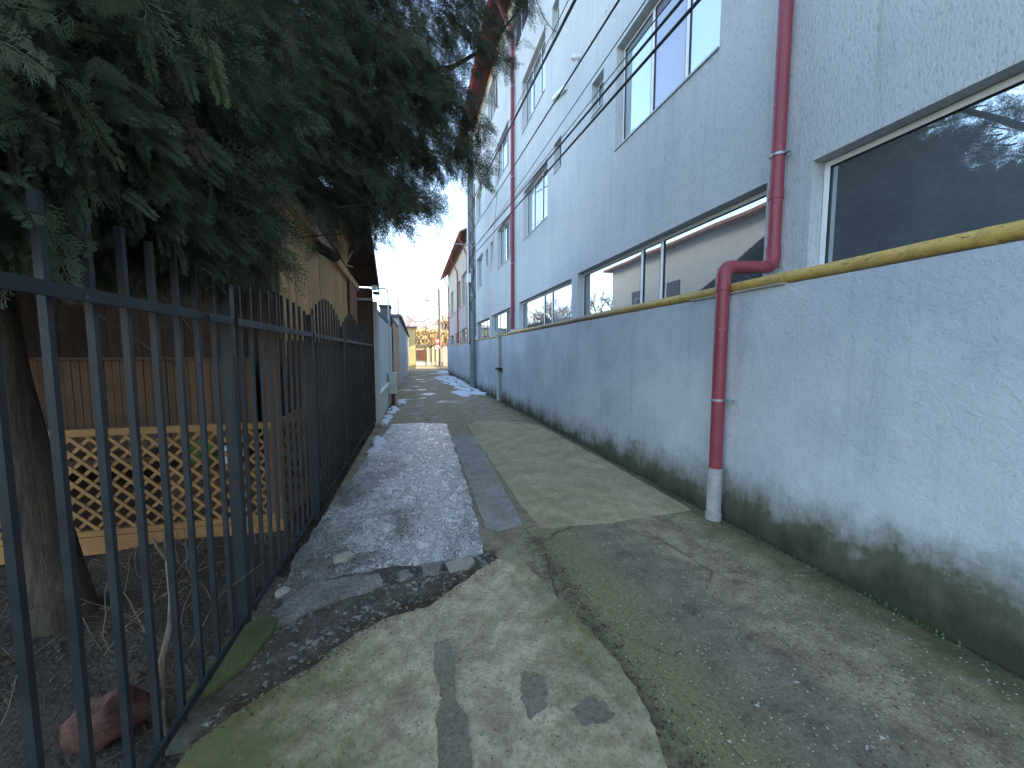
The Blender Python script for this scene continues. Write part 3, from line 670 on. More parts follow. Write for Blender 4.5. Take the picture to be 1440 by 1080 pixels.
def window(parent, X, y0, y1, z0, z1, mull, glass, depth=.175, label=None, fw=.055, trans=()):
    """white frame with panes at the given mullion positions; one pane mesh each"""
    mb = MB(); xf = X + depth - .045; xb = X + depth - .005
    e = .003
    mb.box(xf, xb, y0 + e, y1 - e, z0 + e, z0 + fw); mb.box(xf, xb, y0 + e, y1 - e, z1 - fw, z1 - e)
    mb.box(xf, xb, y0 + e, y0 + fw, z0 + fw, z1 - fw); mb.box(xf, xb, y1 - fw, y1 - e, z0 + fw, z1 - fw)
    for m_ in mull: mb.box(xf, xb, m_ - fw * .6, m_ + fw * .6, z0 + fw, z1 - fw)
    for ya, yb, zz in trans: mb.box(xf, xb, ya, yb, zz - .02, zz + .02)
    wdw = part('window', mb, M['white'], parent, label); bevel(wdw, .006, 2)
    ed = [y0 + fw] + sum([[m_ - fw * .6, m_ + fw * .6] for m_ in sorted(mull)], []) + [y1 - fw]
    for i in range(0, len(ed), 2):
        gm = glass[(i // 2) % len(glass)] if isinstance(glass, (list, tuple)) else glass
        q = MB(); xg = xf + .018
        q.add([(xg, ed[i + 1], z0 + fw), (xg, ed[i], z0 + fw), (xg, ed[i], z1 - fw), (xg, ed[i + 1], z1 - fw)], [(0, 1, 2, 3)])
        p = part('pane', q, M[gm], parent); p.parent = wdw
        # rubber seal round the glass
    q = MB()
    for i in range(0, len(ed), 2):
        a, b = ed[i], ed[i + 1]; xs_ = xf + .002; s_ = .007
        q.box(xs_, xs_ + .012, a, b, z0 + fw, z0 + fw + s_); q.box(xs_, xs_ + .012, a, b, z1 - fw - s_, z1 - fw)
        q.box(xs_, xs_ + .012, a, a + s_, z0 + fw + s_, z1 - fw - s_); q.box(xs_, xs_ + .012, b - s_, b, z0 + fw + s_, z1 - fw - s_)
    p = part('seal', q, M['black'], parent); p.parent = wdw
    return wdw
t = thing('apartment_building', 'long blue-grey rendered building with red eaves and white framed windows', 'building', (W, 10, 0))
wins = [ # y0,y1,z0,z1,mullions,glass
    (-.9, 2.73, 1.55, 3.29, [], 'g_near'), (3.18, 7.66, 1.55, 3.29, [5.0, 5.50], 'g_low'), (7.98, 12.2, 1.55, 3.25, [9.5, 10.1], ['g_up', 'g_low', 'g_low']),
    (13.25, 16.55, 1.55, 3.24, [14.4, 15.5], ['g_up', 'g_low', 'g_up']), (17.1, 20.6, 1.55, 3.22, [18.3, 19.2], ['g_up', 'g_low', 'g_up']), (21.2, 23.4, 1.55, 3.22, [22.3], 'g_up'),
    (3.89, 6.2, 5.07, 6.72, [4.6, 5.36], ['g_up', 'g_cur', 'g_up']), (9.58, 11.72, 5.10, 6.53, [10.3, 11.05], ['g_dk', 'g_cur', 'g_up']), (13.3, 15.4, 4.98, 6.48, [14.0, 14.7], ['g_up', 'g_low', 'g_up']), (18.6, 20.3, 4.92, 6.46, [19.4], 'g_up'), (21.6, 23.2, 4.92, 6.46, [22.4], 'g_up'),
    (3.89, 6.2, 8.35, 9.85, [4.6, 5.36], ['g_up', 'g_cur', 'g_up']), (9.8, 11.9, 8.32, 9.84, [10.5, 11.2], ['g_up', 'g_cur', 'g_up']), (13.6, 15.75, 8.30, 9.72, [14.3, 15.0], ['g_up', 'g_low', 'g_up']), (18.8, 20.4, 8.3, 9.7, [19.6], 'g_up'),
    (11.3, 13.6, 11.25, 12.7, [12.4], ['g_dk', 'g_dk']), (15.3, 17.2, 11.2, 12.7, [16.2], ['g_dk', 'g_up']), (4, 6.4, 11.25, 12.7, [5.2], 'g_dk'), (19, 21, 11.2, 12.7, [20], 'g_dk'),
]
small = [(6.66, 7.12, 6.12, 6.72), (8.66, 9.14, 5.95, 6.62), (8.88, 9.32, 9.17, 9.86), (16.3, 16.8, 5.7, 6.35), (17.3, 17.8, 5.6, 6.3), (17.1, 17.6, 9.0, 9.6)]
holes = [h[:4] for h in wins] + small
wm = MB(); wall_holes(wm, W, -10, 23.9, -.1, 13.32, holes)  # wall runs on unseen behind the camera so the building shades the alley
wm.add([(W, 23.9, -.1), (15, 23.9, -.1), (15, 23.9, 13.32), (W, 23.9, 13.32)], [(3, 2, 1, 0)])
wm.add([(W, -10, -.1), (15, -10, -.1), (15, -10, 13.32), (W, -10, 13.32)], [(0, 1, 2, 3)])
wm.add([(15, -10, -.1), (15, 23.9, -.1), (15, 23.9, 13.32), (15, -10, 13.32)], [(0, 1, 2, 3)])
part('wall', wm, M['upper'], t)
for a in wins: window(t, W, *a)
for (a, b, c, d) in small: window(t, W, a, b, c, d, [], 'g_up', fw=.045)
for a in [w_[:4] for w_ in wins[6:15]] + small:
    mb = MB(); mb.box(W - .022, W + .07, a[0] + .002, a[1] - .002, a[2] - .022, a[2] + .001); part('window_sill', mb, M['steel'], t)
mb = MB(); k = 0
for x0 in np.arange(2.86, 3.45, .1):
    mb.box(x0, x0 + .096, -10.4, 24.2, 13.325 + .004 * (k % 2), 13.37); k += 1
part('soffit', mb, M['eave'], t)
mb = MB(); mb.box(2.80, 2.855, -10.4, 24.2, 13.27, 13.52); part('fascia', mb, M['redtrim'], t)
rf = MB(); rf.extr([(2.78, 13.54), (9.2, 17.0), (15.8, 13.54), (15.8, 13.42), (9.2, 16.85), (2.78, 13.42)], 'y', -10.5, 24.3)
part('roof', rf, M['tile'], t)
mb = MB(); pr = [(2.79 + .075 * math.cos(a), 13.36 + .075 * math.sin(a)) for a in np.linspace(PI, 2 * PI, 9)] + [(2.79 + .067 * math.cos(a), 13.36 + .067 * math.sin(a)) for a in np.linspace(2 * PI, PI, 9)]
mb.extr(pr, 'y', -10.4, 24.2); part('gutter', mb, M['redtrim'], t)
# vents and stubs on the wall
mb = MB(); mb.tube([(W - .05, 8.32, 7.43), (W - .05, 9.05, 7.62)], .055, 14); part('vent_hood', mb, M['white'], t)
mb = MB(); mb.tube([(W + .01, 7.72, 7.62), (W - .10, 7.72, 7.62), (W - .13, 7.72, 7.56)], .05, 14); part('vent_cap', mb, M['white'], t)
mb = MB(); mb.tube([(W, 6.6, 7.62), (W - .05, 6.6, 7.62), (W - .06, 6.6, 7.57)], .012, 8); part('vent_stub', mb, M['white'], t)

# ------------------------------------------------------------------ building 2
t = thing('apartment_building', 'further cream and pink building with brown soffit and thin dark red pipes', 'building', (3.6, 32, 0))
X2 = 3.6
wins2 = [(25.2, 27.6, 4.9, 7.0, [26.4], 'g_up'), (28.2, 29.6, 4.9, 6.9, [], 'g_dk'), (33, 35, 4.9, 6.9, [34], 'g_up'), (25, 27.8, 1.8, 3.3, [26.3], 'g_up'), (28.2, 31.5, 1.8, 3.2, [29.8], 'g_up'), (33.0, 35.4, 1.8, 3.2, [34], 'g_up')]
wm = MB(); wall_holes(wm, X2, 23.95, 37.5, -.1, 9.1, [h[:4] for h in wins2])
wm.add([(X2, 37.5, -.1), (14, 37.5, -.1), (14, 37.5, 9.1), (X2, 37.5, 9.1)], [(3, 2, 1, 0)])
wm.add([(X2, 23.95, -.1), (14, 23.95, -.1), (14, 23.95, 9.1), (X2, 23.95, 9.1)], [(0, 1, 2, 3)])
part('wall', wm, M['second'], t)
for a in wins2: window(t, X2, *a)
mb = MB(); mb.box(X2 - .03, X2, 24, 37.5, 4.86, 4.95); part('string_course', mb, M['pillar'], t)
mb = MB(); y = 24.0
while y < 38.9:
    mb.add([(3.12, y, 8.86), (3.12, y + .19, 8.86), (X2, y + .19, 9.12), (X2, y, 9.12)], [(0, 1, 2, 3)]); y += .2
part('soffit', mb, M['brownboard'], t)
mb = MB(); mb.box(3.07, 3.115, 24, 39, 8.78, 8.98); part('fascia', mb, M['redtrim'], t)
rf = MB(); rf.extr([(3.03, 9.02), (8.8, 12.0), (14.3, 9.1), (14.3, 9.0), (8.8, 11.85), (3.03, 8.92)], 'y', 23.98, 39.0); part('roof', rf, M['tile'], t)
mb = MB(); mb.tube([(3.02, 24, 8.86), (3.02, 39, 8.82)], .06, 8); part('gutter', mb, M['brownboard'], t)
for (y, gx, lab) in ((24.25, 3.02, 'dark red downpipe at the near corner of the cream building'), (29.4, 3.02, 'thin dark red downpipe in the middle of the cream building'), (36.4, 3.02, 'thin dark red downpipe at the far end of the cream building')):
    p = thing('downpipe', lab, 'downpipe', (3.5, y, 0), 'thin downpipes on the cream building')
    mb = MB(); mb.tube([(gx, y, 8.8), (gx + .05, y, 8.6), (X2 - .1, y, 7.7), (X2 - .08, y, 7.4)], .05, 10); part('offset_bend', mb, M['red'], p)
    mb = MB(); mb.tube([(X2 - .08, y, 7.42), (X2 - .08, y, 2.0)], .052, 12); part('vertical_pipe', mb, M['red'], p)

# ------------------------------------------------------------------ utility pole and wires on the right
t = thing('utility_pole', 'grey steel pole with white meter box standing close to the blue wall', 'pole', (2.74, 17.4, 0))
mb = MB(); mb.tube([(2.74, 17.4, 0), (2.74, 17.4, 11.2)], [.13, .10], 18); part('shaft', mb, M['polem'], t)
mb = MB(); mb.tube([(2.60, 17.33, 2.0), (2.60, 17.33, 11)], .022, 8); mb.tube([(2.87, 17.3, 2.4), (2.87, 17.3, 9)], .018, 8); part('conduit', mb, M['cable'], t)
for z in (2.3, 2.75, 4.2, 5.3, 6.5):
    mb = MB(); mb.tube([(2.74, 17.4, z - .03), (2.74, 17.4, z + .03)], .145, 18); part('strap', mb, M['steel'], t)
mb = MB(); mb.box(2.50, 2.66, 17.15, 17.35, 4.72, 5.12); part('junction_box', mb, M['white'], t)
mb = MB(); mb.obox((2.74, 17.3, 6.35), (1.9, 17.3, 6.40), .03, .03); part('bracket_arm', mb, M['steel'], t)
mb = MB()
for k in range(26):
    z = 3.2 + k * .3; a = k * 1.9
    mb.tube([(2.74 + .16 * math.cos(a), 17.38 - .13 * abs(math.sin(a)), z), (2.74 + .16 * math.cos(a + 2), 17.38 - .15, z + .35)], .014, 6)
part('cable_bundle', mb, M['cable'], t)
def cable(name, a, b, sag, r, label, ext=0, group=None, mat='cable', cat='cable'):
    a = Vector(a); b = Vector(b); b = a + (b - a) * (1 + ext); pts = []
    for i in range(41):
        u = i / 40; p = a.lerp(b, u); p.z -= sag * 4 * u * (1 - u); pts.append(p)
    mb = MB(); mb.tube(pts, r, 8); return solo(name, mb, M[mat], label, cat, tuple(a), group)
Pz = 17.25
cable('overhead_cable', (2.72, 17.2, 8.18), (2.0, 4.58, 5.86), .03, .020, 'thickest overhead cable crossing in front of the upper windows', .9)
cable('overhead_cable', (2.72, 17.2, 6.90), (2.0, 3.56, 5.00), .03, .011, 'thin overhead cable below the thickest one, crossing the red downpipe', .8)
cable('overhead_cable', (2.72, 17.2, 6.16), (2.0, 2.63, 4.24), .03, .013, 'upper cable of the lowest pair crossing the nearest upper window', .8)
cable('overhead_cable', (2.72, 17.2, 6.14), (1.97, 2.63, 4.30), .03, .005, 'hair-thin wire running just above the lowest cable pair', .8)
cable('overhead_cable', (2.72, 17.2, 5.86), (2.0, 2.45, 4.09), .03, .014, 'lowest dark overhead cable running towards the pole', .8)
cable('overhead_cable', (2.70, 17.2, 8.30), (2.02, 4.5, 6.05), .03, .006, 'hair-thin wire running just beside the thickest cable', .9)
cable('overhead_cable', (2.72, 17.2, 6.02), (2.25, 4.4, 5.05), .06, .006, 'hair-thin wire against the wall between the two lowest cables', .8)
cable('hanging_wire', (3.40, 11.2, 12.4), (3.42, 8.8, 8.9), .35, .010, 'drooping wire across the top floor wall')
cable('hanging_wire', (3.43, 14.6, 9.4), (3.43, 16.6, 5.2), .1, .007, 'thin wire hanging down between the far upper windows')
cable('street_wire', (2.5, 17.3, 6.4), (-14, 42, 7.2), .9, .010, 'thin wire crossing the sky towards the left')
cable('street_wire', (2.9, 36.4, 6.2), (3.2, 50.9, 7.4), .8, .02, 'wire from far building to the pole at the alley end')

# grey conduit pair with box on the wall
t = thing('conduit_riser', 'pale grey twin conduit with black clamp rising up the blue wall to a box', 'conduit', (2.85, 12.4, 0))
mb = MB(); mb.tube([(2.84, 12.55, .02), (2.84, 12.55, 2.2)], .055, 14); part('riser_pipe', mb, M['boxm'], t)
mb = MB(); mb.tube([(2.865, 12.32, .02), (2.865, 12.32, 2.1)], .022, 10); part('riser_pipe', mb, M['sleeve'], t, 'thin darker riser')
mb = MB(); mb.box(2.76, 2.897, 12.2, 12.68, 1.06, 1.13); part('clamp', mb, M['black'], t)
mb = MB(); mb.box(2.78, 3.05, 12.42, 12.72, 2.16, 2.36); part('junction_box', mb, M['steel'], t)

# ------------------------------------------------------------------ metal fence
FX = lambda y: -.975 + (y - 1.2) * .0175
t = thing('metal_fence', 'dark slate metal fence with square bars and arched tops along the alley', 'fence', (FX(4), 4, 0))
posts = [-1.48, .47, 2.42, 4.05, 5.65, 7.35, 9.05]
rr = random.Random(31)
def sqbar(y, z0, z1, s, tip=True):
    x = FX(y); mb = MB(); c = [(x + s * .707 * math.cos(a), y + s * .707 * math.sin(a)) for a in (PI / 4 + .02, 3 * PI / 4 + .02, 5 * PI / 4 + .02, 7 * PI / 4 + .02)]
    mb.prism(c, z0, z1)
    return mb
for a, b in zip(posts[:-1], posts[1:]):
    n = max(2, round((b - a) / .148)); 
    for k in range(1, n):
        y = a + (b - a) * k / n; u = k / n
        top = 1.97 + (.24 if a > 4 else .07) * math.sin(PI * u)
        part('bar', sqbar(y + rr.uniform(-.003, .003), .035, top, .0205), M['fence'], t)
for y in posts:
    pm = sqbar(y, -.05, 1.95, .054); x = FX(y)
    pm.box(x - .031, x + .031, y - .031, y + .031, 1.952, 1.965)
    part('post', pm, M['fence'], t)
for z, s, nm in ((1.775, .04, 'top_rail'), (.115, .036, 'bottom_rail')):
    for a, b in zip(posts[:-1], posts[1:]):
        mb = MB(); xo = .031
        mb.obox((FX(a) + xo, a + .04, z), (FX(b) + xo, b - .04, z), .014, s); part(nm, mb, M['fence'], t)

# ------------------------------------------------------------------ garden hut
t = thing('wooden_hut', 'open wooden garden hut with lattice railing and pitched roof behind the fence', 'hut', (-2.8, 6, 0))
HX = -1.17
def planks(mb, a, b, z0, z1, w=.11, th=.02, gap=.006, pointed=False, seed=0, zvar=.0):
    """vertical boards from a to b (xy)"""
    a = Vector((a[0], a[1], 0)); b = Vector((b[0], b[1], 0)); L = (b - a).length; d = (b - a).normalized(); n = int(L / w); nn = Vector((-d.y, d.x, 0)); rr = random.Random(seed)
    for i in range(n):
        p = a + d * (i * w + w / 2); o = rr.uniform(-.004, .004); zz = z0 + rr.uniform(0, zvar); hw = (w - gap) / 2
        pr_ = [(-hw, zz), (0, zz - .05), (hw, zz), (hw, z1), (-hw, z1)] if pointed else [(-hw, zz), (hw, zz), (hw, z1), (-hw, z1)]
        k = len(pr_); vs = [p + d * u + nn * (o + s * th / 2) + Vector((0, 0, v)) for s in (-1, 1) for u, v in pr_]
        mb.add(vs, [tuple(range(k)), tuple(reversed(range(k, 2 * k)))] + [(i_, k + i_, k + (i_ + 1) % k, (i_ + 1) % k) for i_ in range(k)])
    return mb
def lattice(mb, a, b, z0, z1, sp=.088, w=.025):
    """crossed diagonal laths clipped to the rectangle a-b x z0-z1"""
    a = Vector((a[0], a[1], 0)); b = Vector((b[0], b[1], 0)); L = (b - a).length; d = (b - a).normalized(); H = z1 - z0; nn = Vector((-d.y, d.x, 0))
    for sgn, off in ((1, .006), (-1, -.006)):
        c = -H
        while c < L + H:
            # line u = c + sgn-dependent
            pts = []
            if sgn > 0: u0, v0, u1, v1 = c, 0, c + H, H
            else: u0, v0, u1, v1 = c + H, 0, c, H
            # clip in u
            def cl(u0, v0, u1, v1):
                if u0 > u1: u0, v0, u1, v1 = u1, v1, u0, v0
                if u1 < 0 or u0 > L: return None
                if u0 < 0: v0 += (0 - u0) * (v1 - v0) / (u1 - u0); u0 = 0
                if u1 > L: v1 = v0 + (L - u0) * (v1 - v0) / (u1 - u0); u1 = L
                return u0, v0, u1, v1
            q = cl(u0, v0, u1, v1)
            if q and abs(q[2] - q[0]) > .03:
                P0 = a + d * q[0] + Vector((0, 0, z0 + q[1])) + nn * off; P1 = a + d * q[2] + Vector((0, 0, z0 + q[3])) + nn * off
                mb.obox(P0, P1, .010, w, up=d.cross(Vector((0, 0, 1))).cross(P1 - P0) if False else Vector((0, 0, 1)))
            c += sp * 1.414
    return mb
mb = MB(); lattice(mb, (-4.6, 3.80), (-1.22, 3.80), .16, .94); part('lattice_panel', mb, M['wpine'], t)
mb = MB(); lattice(mb, (HX, 3.86), (HX, 4.75), .16, .94); part('lattice_panel', mb, M['wpine'], t, 'short lattice panel on the alley side')
mb = MB(); mb.obox((-4.65, 3.80, .97), (-1.2, 3.80, .97), .06, .055); mb.obox((-4.65, 3.80, .14), (-1.2, 3.80, .14), .05, .045); part('hand_rail', mb, M['wpine'], t)
mb = MB(); mb.obox((HX, 3.86, .97), (HX, 4.8, .97), .06, .05); mb.obox((HX, 3.86, .14), (HX, 4.8, .14), .05, .045); part('hand_rail', mb, M['wpine'], t)
mb = MB(); mb.obox((-4.7, 3.80, .04), (-1.13, 3.80, .04), .06, .145); mb.obox((HX, 3.85, .04), (HX, 9.0, .04), .06, .14); part('sill_beam', mb, M['wpine'], t)
for x, y in ((-1.19, 3.83), (-4.65, 3.83), (HX, 8.95)):
    mb = MB(); mb.box(x - .05, x + .05, y - .05, y + .05, -.03, 2.95); part('corner_post', mb, M['wold_shade'], t)
mb = MB(); planks(mb, (HX, 4.82), (HX, 9.0), .1, 2.2, .10, seed=2); part('shaded_side_boards', mb, M['wold_shade'], t)  # lower part of the pale boards; darker wood paints in the shade there
mb = MB(); planks(mb, (HX + .05, 3.9), (HX + .05, 8.1), 1.72, 3.0, .085, .018, .010, seed=3, zvar=.03); part('light_boards', mb, M['wlight'], t, 'pale upper boards under the beam, split off where the sky light falls')  # upper part of the same boards, left pale as if lit by the sky
mb = MB(); planks(mb, (HX + .10, 7.75), (HX + .10, 8.75), 2.02, 2.98, .33, .02, .01, True, 5); part('pointed_boards', mb, M['wred'], t, 'red-brown boards with pointed lower ends')
mb = MB(); mb.obox((HX + .08, 3.3, 3.05), (HX + .08, 9.0, 3.0), .10, .12); part('eave_beam', mb, M['wlight'], t)
mb = MB(); planks(mb, (-4.7, 6.1), (-1.25, 6.1), 0, 2.9, .12, seed=7); planks(mb, (-4.7, 3.8), (-4.7, 6.1), 0, 2.9, .12, seed=8); part('back_boards', mb, M['wroof'], t)
mb = MB(); planks(mb, (-4.4, 5.5), (-1.9, 5.5), .45, 1.53, .075, seed=9); mb.obox((-4.4, 5.47, 1.54), (-1.9, 5.47, 1.54), .05, .03); part('bench_back', mb, M['wold_shade'], t, 'boarded bench back inside the hut')
mb = MB(); mb.box(-4.4, -1.9, 5.0, 5.44, .42, .47); part('bench_seat', mb, M['wold_shade'], t)
mb = MB(); mb.box(-4.7, -1.2, 3.85, 9.0, -.03, .06); part('hut_floor', mb, M['wold_shade'], t)
# gabled roof: ridge runs away from the alley
zr, ze, yr, ya, yb, xo = 4.23, 3.14, 7.2, 3.05, 9.62, -.70
for sgn, (yy, nm) in (((-1), (ya, 'roof_slope')), ((1), (yb, 'roof_slope'))):
    xo = -1.22 if sgn < 0 else -.70
    mb = MB(); L = math.hypot(yy - yr, zr - ze); n = int(L / .12)
    for i in range(n):
        u0, u1 = i / n, (i + .96) / n
        pa = (yr + (yy - yr) * u0, zr - (zr - ze) * u0); pb = (yr + (yy - yr) * u1, zr - (zr - ze) * u1)
        mb.add([(x, p[0], p[1] + dz) for x in (-5.0, xo) for p in (pa, pb) for dz in (0, .025)], [(0, 1, 3, 2), (4, 6, 7, 5), (0, 4, 5, 1), (2, 3, 7, 6), (0, 2, 6, 4), (1, 5, 7, 3)])
    part(nm, mb, M['wroof'], t)
    mb = MB(); mb.add([(x, y, z) for x in (-5.0, xo + .03) for y, z in ((yr, zr + .03), (yr, zr + .07), (yy, ze + .03), (yy, ze + .07))], [(0, 1, 3, 2), (4, 6, 7, 5), (0, 4, 5, 1), (2, 3, 7, 6), (0, 2, 6, 4), (1, 5, 7, 3)])
    part('tile_sheet', mb, M['tile'], t)
    mb = MB(); mb.obox((xo + .01, yr, zr - .03), (xo + .01, yy, ze - .03), .03, .14); part('barge_board', mb, M['wroof'], t)
mb = MB()
for k in range(9):
    a = PI * (k + .6) / 9.2; L = 1.05 if k % 2 else .85
    mb.obox((HX + .13, 7.15, 3.10), (HX + .13, 7.15 + math.cos(a) * L, 3.10 + math.sin(a) * L * .8), .02, .035, up=(1, 0, 0))
part('sunburst_struts', mb, M['wlight'], t, 'fan of pale struts in the gable')
mb = MB(); mb.add([(HX - .02, 3.4, 3.1), (HX - .02, 9.1, 3.1), (HX - .02, yr, 4.12)], [(0, 1, 2)]); part('gable_board', mb, M['wroof'], t)
# dark end wall at the end of the fence with pale edge
t = thing('dark_wall', 'dark boarded wall standing across the end of the fence', 'wall', (-1.2, 9.25, 0))
mb = MB(); planks(mb, (-2.4, 9.28), (-.80, 9.28), 0, 3.06, .13, seed=12); part('boards', mb, M['wroof'], t); mb = MB(); mb.box(-2.4, -.80, 9.30, 9.34, 0, 3.05); part('backing', mb, M['wroof'], t)
mb = MB(); mb.obox((-2.4, 9.22, 2.80), (-.78, 9.22, 2.80), .06, .05); part('cap_rail', mb, M['sleeve'], t)
t = thing('flood_light', 'small white flood lamp under the far corner of the hut roof', 'lamp', (-.72, 9.25, 2.95))
mb = MB(); mb.box(-.80, -.70, 9.22, 9.30, 3.02, 3.12); part('lamp_head', mb, M['white'], t)
mb = MB(); mb.box(-.78, -.64, 9.22, 9.32, 2.92, 2.98); part('bracket', mb, M['dframe'], t)
mb = MB(); mb.tube([(-2.0, 6.85, 3.75), (-1.6, 6.1, 3.33), (-.86, 5.16, 2.77)], .066, 20, caps=False); mb.tube([(-.872, 5.175, 2.779), (-.875, 5.18, 2.782)], .060, 20)
solo('stove_pipe', mb, M['black'], 'open black pipe end sticking out through the foliage', 'pipe', (-.9, 5.2, 2.7))

# bottles and cloth glimpsed behind the lattice
for i, (x, y, s, mt, lab) in enumerate(((-1.9, 4.3, .14, 'weed', 'green plastic bag lying behind the lattice railing'), (-1.72, 4.25, .09, 'white', 'crumpled white plastic bag behind the lattice railing'), (-1.28, 4.3, .10, 'signr', 'red plastic bag behind the corner of the lattice'))):
    mb = MB(); mb.blob((x, y, .62), (s, s * .7, s * .8), 70 + i, 3, .5); solo('plastic_bag', mb, M[mt], lab, 'bag', (x, y, .5))
mb = MB(); mb.box(-2.2, -1.2, 4.1, 4.5, .06, .52); solo('storage_bench', mb, M['wold_shade'], 'dark low storage box behind the lattice railing', 'box', (-1.7, 4.3, .06))

# ------------------------------------------------------------------ left side beyond the fence
t = thing('sheet_metal_gate', 'pale grey sheet metal gate on a low foundation beyond the fence', 'gate', (-.7, 12, 0))
def lx(y): return -.72 + (y - 9.3) * .0180
def lwall(name, y0, y1, z0, z1, mat, parent, th=.15, dx=0, z1b=None, label=None):
    z1b = z1 if z1b is None else z1b
    a, b = lx(y0) + dx, lx(y1) + dx
    mb = MB(); mb.add([(a - th, y0, z0), (a, y0, z0), (b, y1, z0), (b - th, y1, z0), (a - th, y0, z1), (a, y0, z1), (b, y1, z1b), (b - th, y1, z1b)],
                      [(3, 2, 1, 0), (4, 5, 6, 7), (0, 1, 5, 4), (1, 2, 6, 5), (2, 3, 7, 6), (3, 0, 4, 7)])
    return part(name, mb, mat, parent, label)
lwall('foundation', 9.35, 15.0, -.05, .62, M['paler'], t)
lwall('post', 9.35, 9.6, .62, 2.78, M['paler'], t)
lwall('ledge', 9.5, 15.0, .622, .68, M['paler'], t, .2, .05)
mb = MB(); y = 9.7
while y < 14.9:
    a, b = lx(y) - .05, lx(y + .18) - .05
    mb.add([(a, y, .70), (a + .02, y + .05, .70), (b + .02, y + .13, .70), (b, y + .18, .70), (a, y, 2.55), (a + .02, y + .05, 2.55), (b + .02, y + .13, 2.55), (b, y + .18, 2.55)], [(0, 1, 5, 4), (1, 2, 6, 5), (2, 3, 7, 6)]); y += .18
part('corrugated_sheet', mb, M['gate'], t)
lwall('frame', 9.62, 9.70, .70, 2.62, M['dframe'], t, .08)
lwall('frame', 9.72, 14.95, 2.56, 2.62, M['dframe'], t, .08)
lwall('frame', 14.97, 15.15, 0, 2.95, M['dframe'], t, .14)
t = thing('orange_slat_fence', 'orange slatted fence section between metal gate and grey garage wall', 'fence', (-.6, 17, 0))
y = 15.3
mb = MB()
for k in range(26):
    z = .1 + k * .105; mb.obox((lx(15.2), 15.2, z), (lx(19.5), 19.5, z), .03, .075)
part('slats', mb, M['orange'], t)
lwall('post', 19.5, 19.65, 0, 2.95, M['orange'], t)
lwall('cap', 15.2, 19.7, 2.86, 2.93, M['dframe'], t, .2)
t = thing('garage', 'grey rendered garage with dark sloping roof edge on the left', 'garage', (-.5, 25, 0))
lwall('wall', 19.7, 40.5, -.05, 3.35, M['greyr'], t, 4.0, .02, 3.1)
lwall('roof', 19.6, 40.7, 3.36, 3.5, M['tilegrey'], t, 4.3, .15, 3.25)
t = thing('chimney_block', 'dark grey square chimney standing behind the metal gate', 'chimney', (-1.1, 15.4, 0))
mb = MB(); mb.box(-1.02, -.66, 14.6, 15.2, 0, 3.25); part('stack', mb, M['tilegrey'], t)
mb = MB(); mb.box(-1.05, -.63, 14.56, 15.24, 3.25, 3.33); part('cap', mb, M['dframe'], t)
t = thing('yellow_house', 'sunlit yellow rendered house corner at the end of the alley', 'house', (-.5, 43, 0))
mb = MB(); mb.box(-8, .55, 42.3, 46, -.05, 4.3); part('wall', mb, M['yellw'], t)
mb = MB(); mb.box(.553, .60, 42.5, 42.7, .3, 4.1); part('drain_pipe', mb, M['dframe'], t)
mb = MB(); mb.box(-8.2, .72, 42.1, 46.2, 4.3, 4.42); part('roof_slab', mb, M['tilegrey'], t)
t = thing('meter_box', 'pale green-grey meter cabinet low on the left foundation', 'cabinet', (-.5, 12.6, .3))
mb = MB(); mb.box(-.66, -.42, 12.3, 12.95, .36, 1.0); bevel(part('cabinet', mb, M['boxm'], t), .01)
mb = MB(); mb.box(-.60, -.50, 12.4, 12.48, 0, .36); mb.box(-.60, -.50, 12.75, 12.83, 0, .36); part('legs', mb, M['brick'], t)
mb = MB(); mb.tube([(-1.0, 12.4, 3.55), (-.68, 12.4, 3.56), (-.63, 12.4, 3.5), (-.62, 12.4, 3.4), (-.60, 12.42, 1.0)], .022, 10)
solo('service_pipe', mb, M['boxm'], 'thin pale pipe arching over the metal gate down to the meter cabinet', 'pipe', (-.6, 12.4, 0))

# ------------------------------------------------------------------ end of the alley
t = thing('street_wall', 'low stone wall with grey gate across the street at the alley end', 'wall', (2.5, 53, 0))
mb = MB(); mb.box(-14, 3.4, 53, 53.3, 0, .45); part('plinth', mb, M['paler'], t)
mb = MB(); mb.box(.9, 2.05, 52.9, 53.0, .75, 2.05); part('dark_panel', mb, M['brick'], t, 'dark garage-like panel in the street wall')
mb = MB(); mb.box(-14, .85, 53.02, 53.25, .45, 2.3); mb.box(2.1, 14, 53.02, 53.25, .45, 2.3); mb.box(.85, 2.1, 53.05, 53.25, .45, 2.3); part('masonry', mb, M['stone'], t)
for x in (2.15, 2.85, 3.4):
    mb = MB(); mb.box(x, x + .22, 52.9, 53.0, 0, 2.45); part('pier', mb, M['yellw'], t)
mb = MB(); mb.obox((-14, 53, 2.2), (2.6, 53, 2.75), .5, .1); part('coping', mb, M['tilegrey'], t)
t = thing('gate_pillar', 'pink rendered pillar on the right where the alley meets the street', 'pillar', (4.2, 49, 0))
mb = MB(); mb.box(3.95, 4.6, 48.7, 49.3, 0, 2.6); part('shaft', mb, M['pillar'], t)
mb = MB(); mb.box(3.85, 4.7, 48.6, 49.4, 2.6, 2.75); part('cap', mb, M['tilegrey'], t)
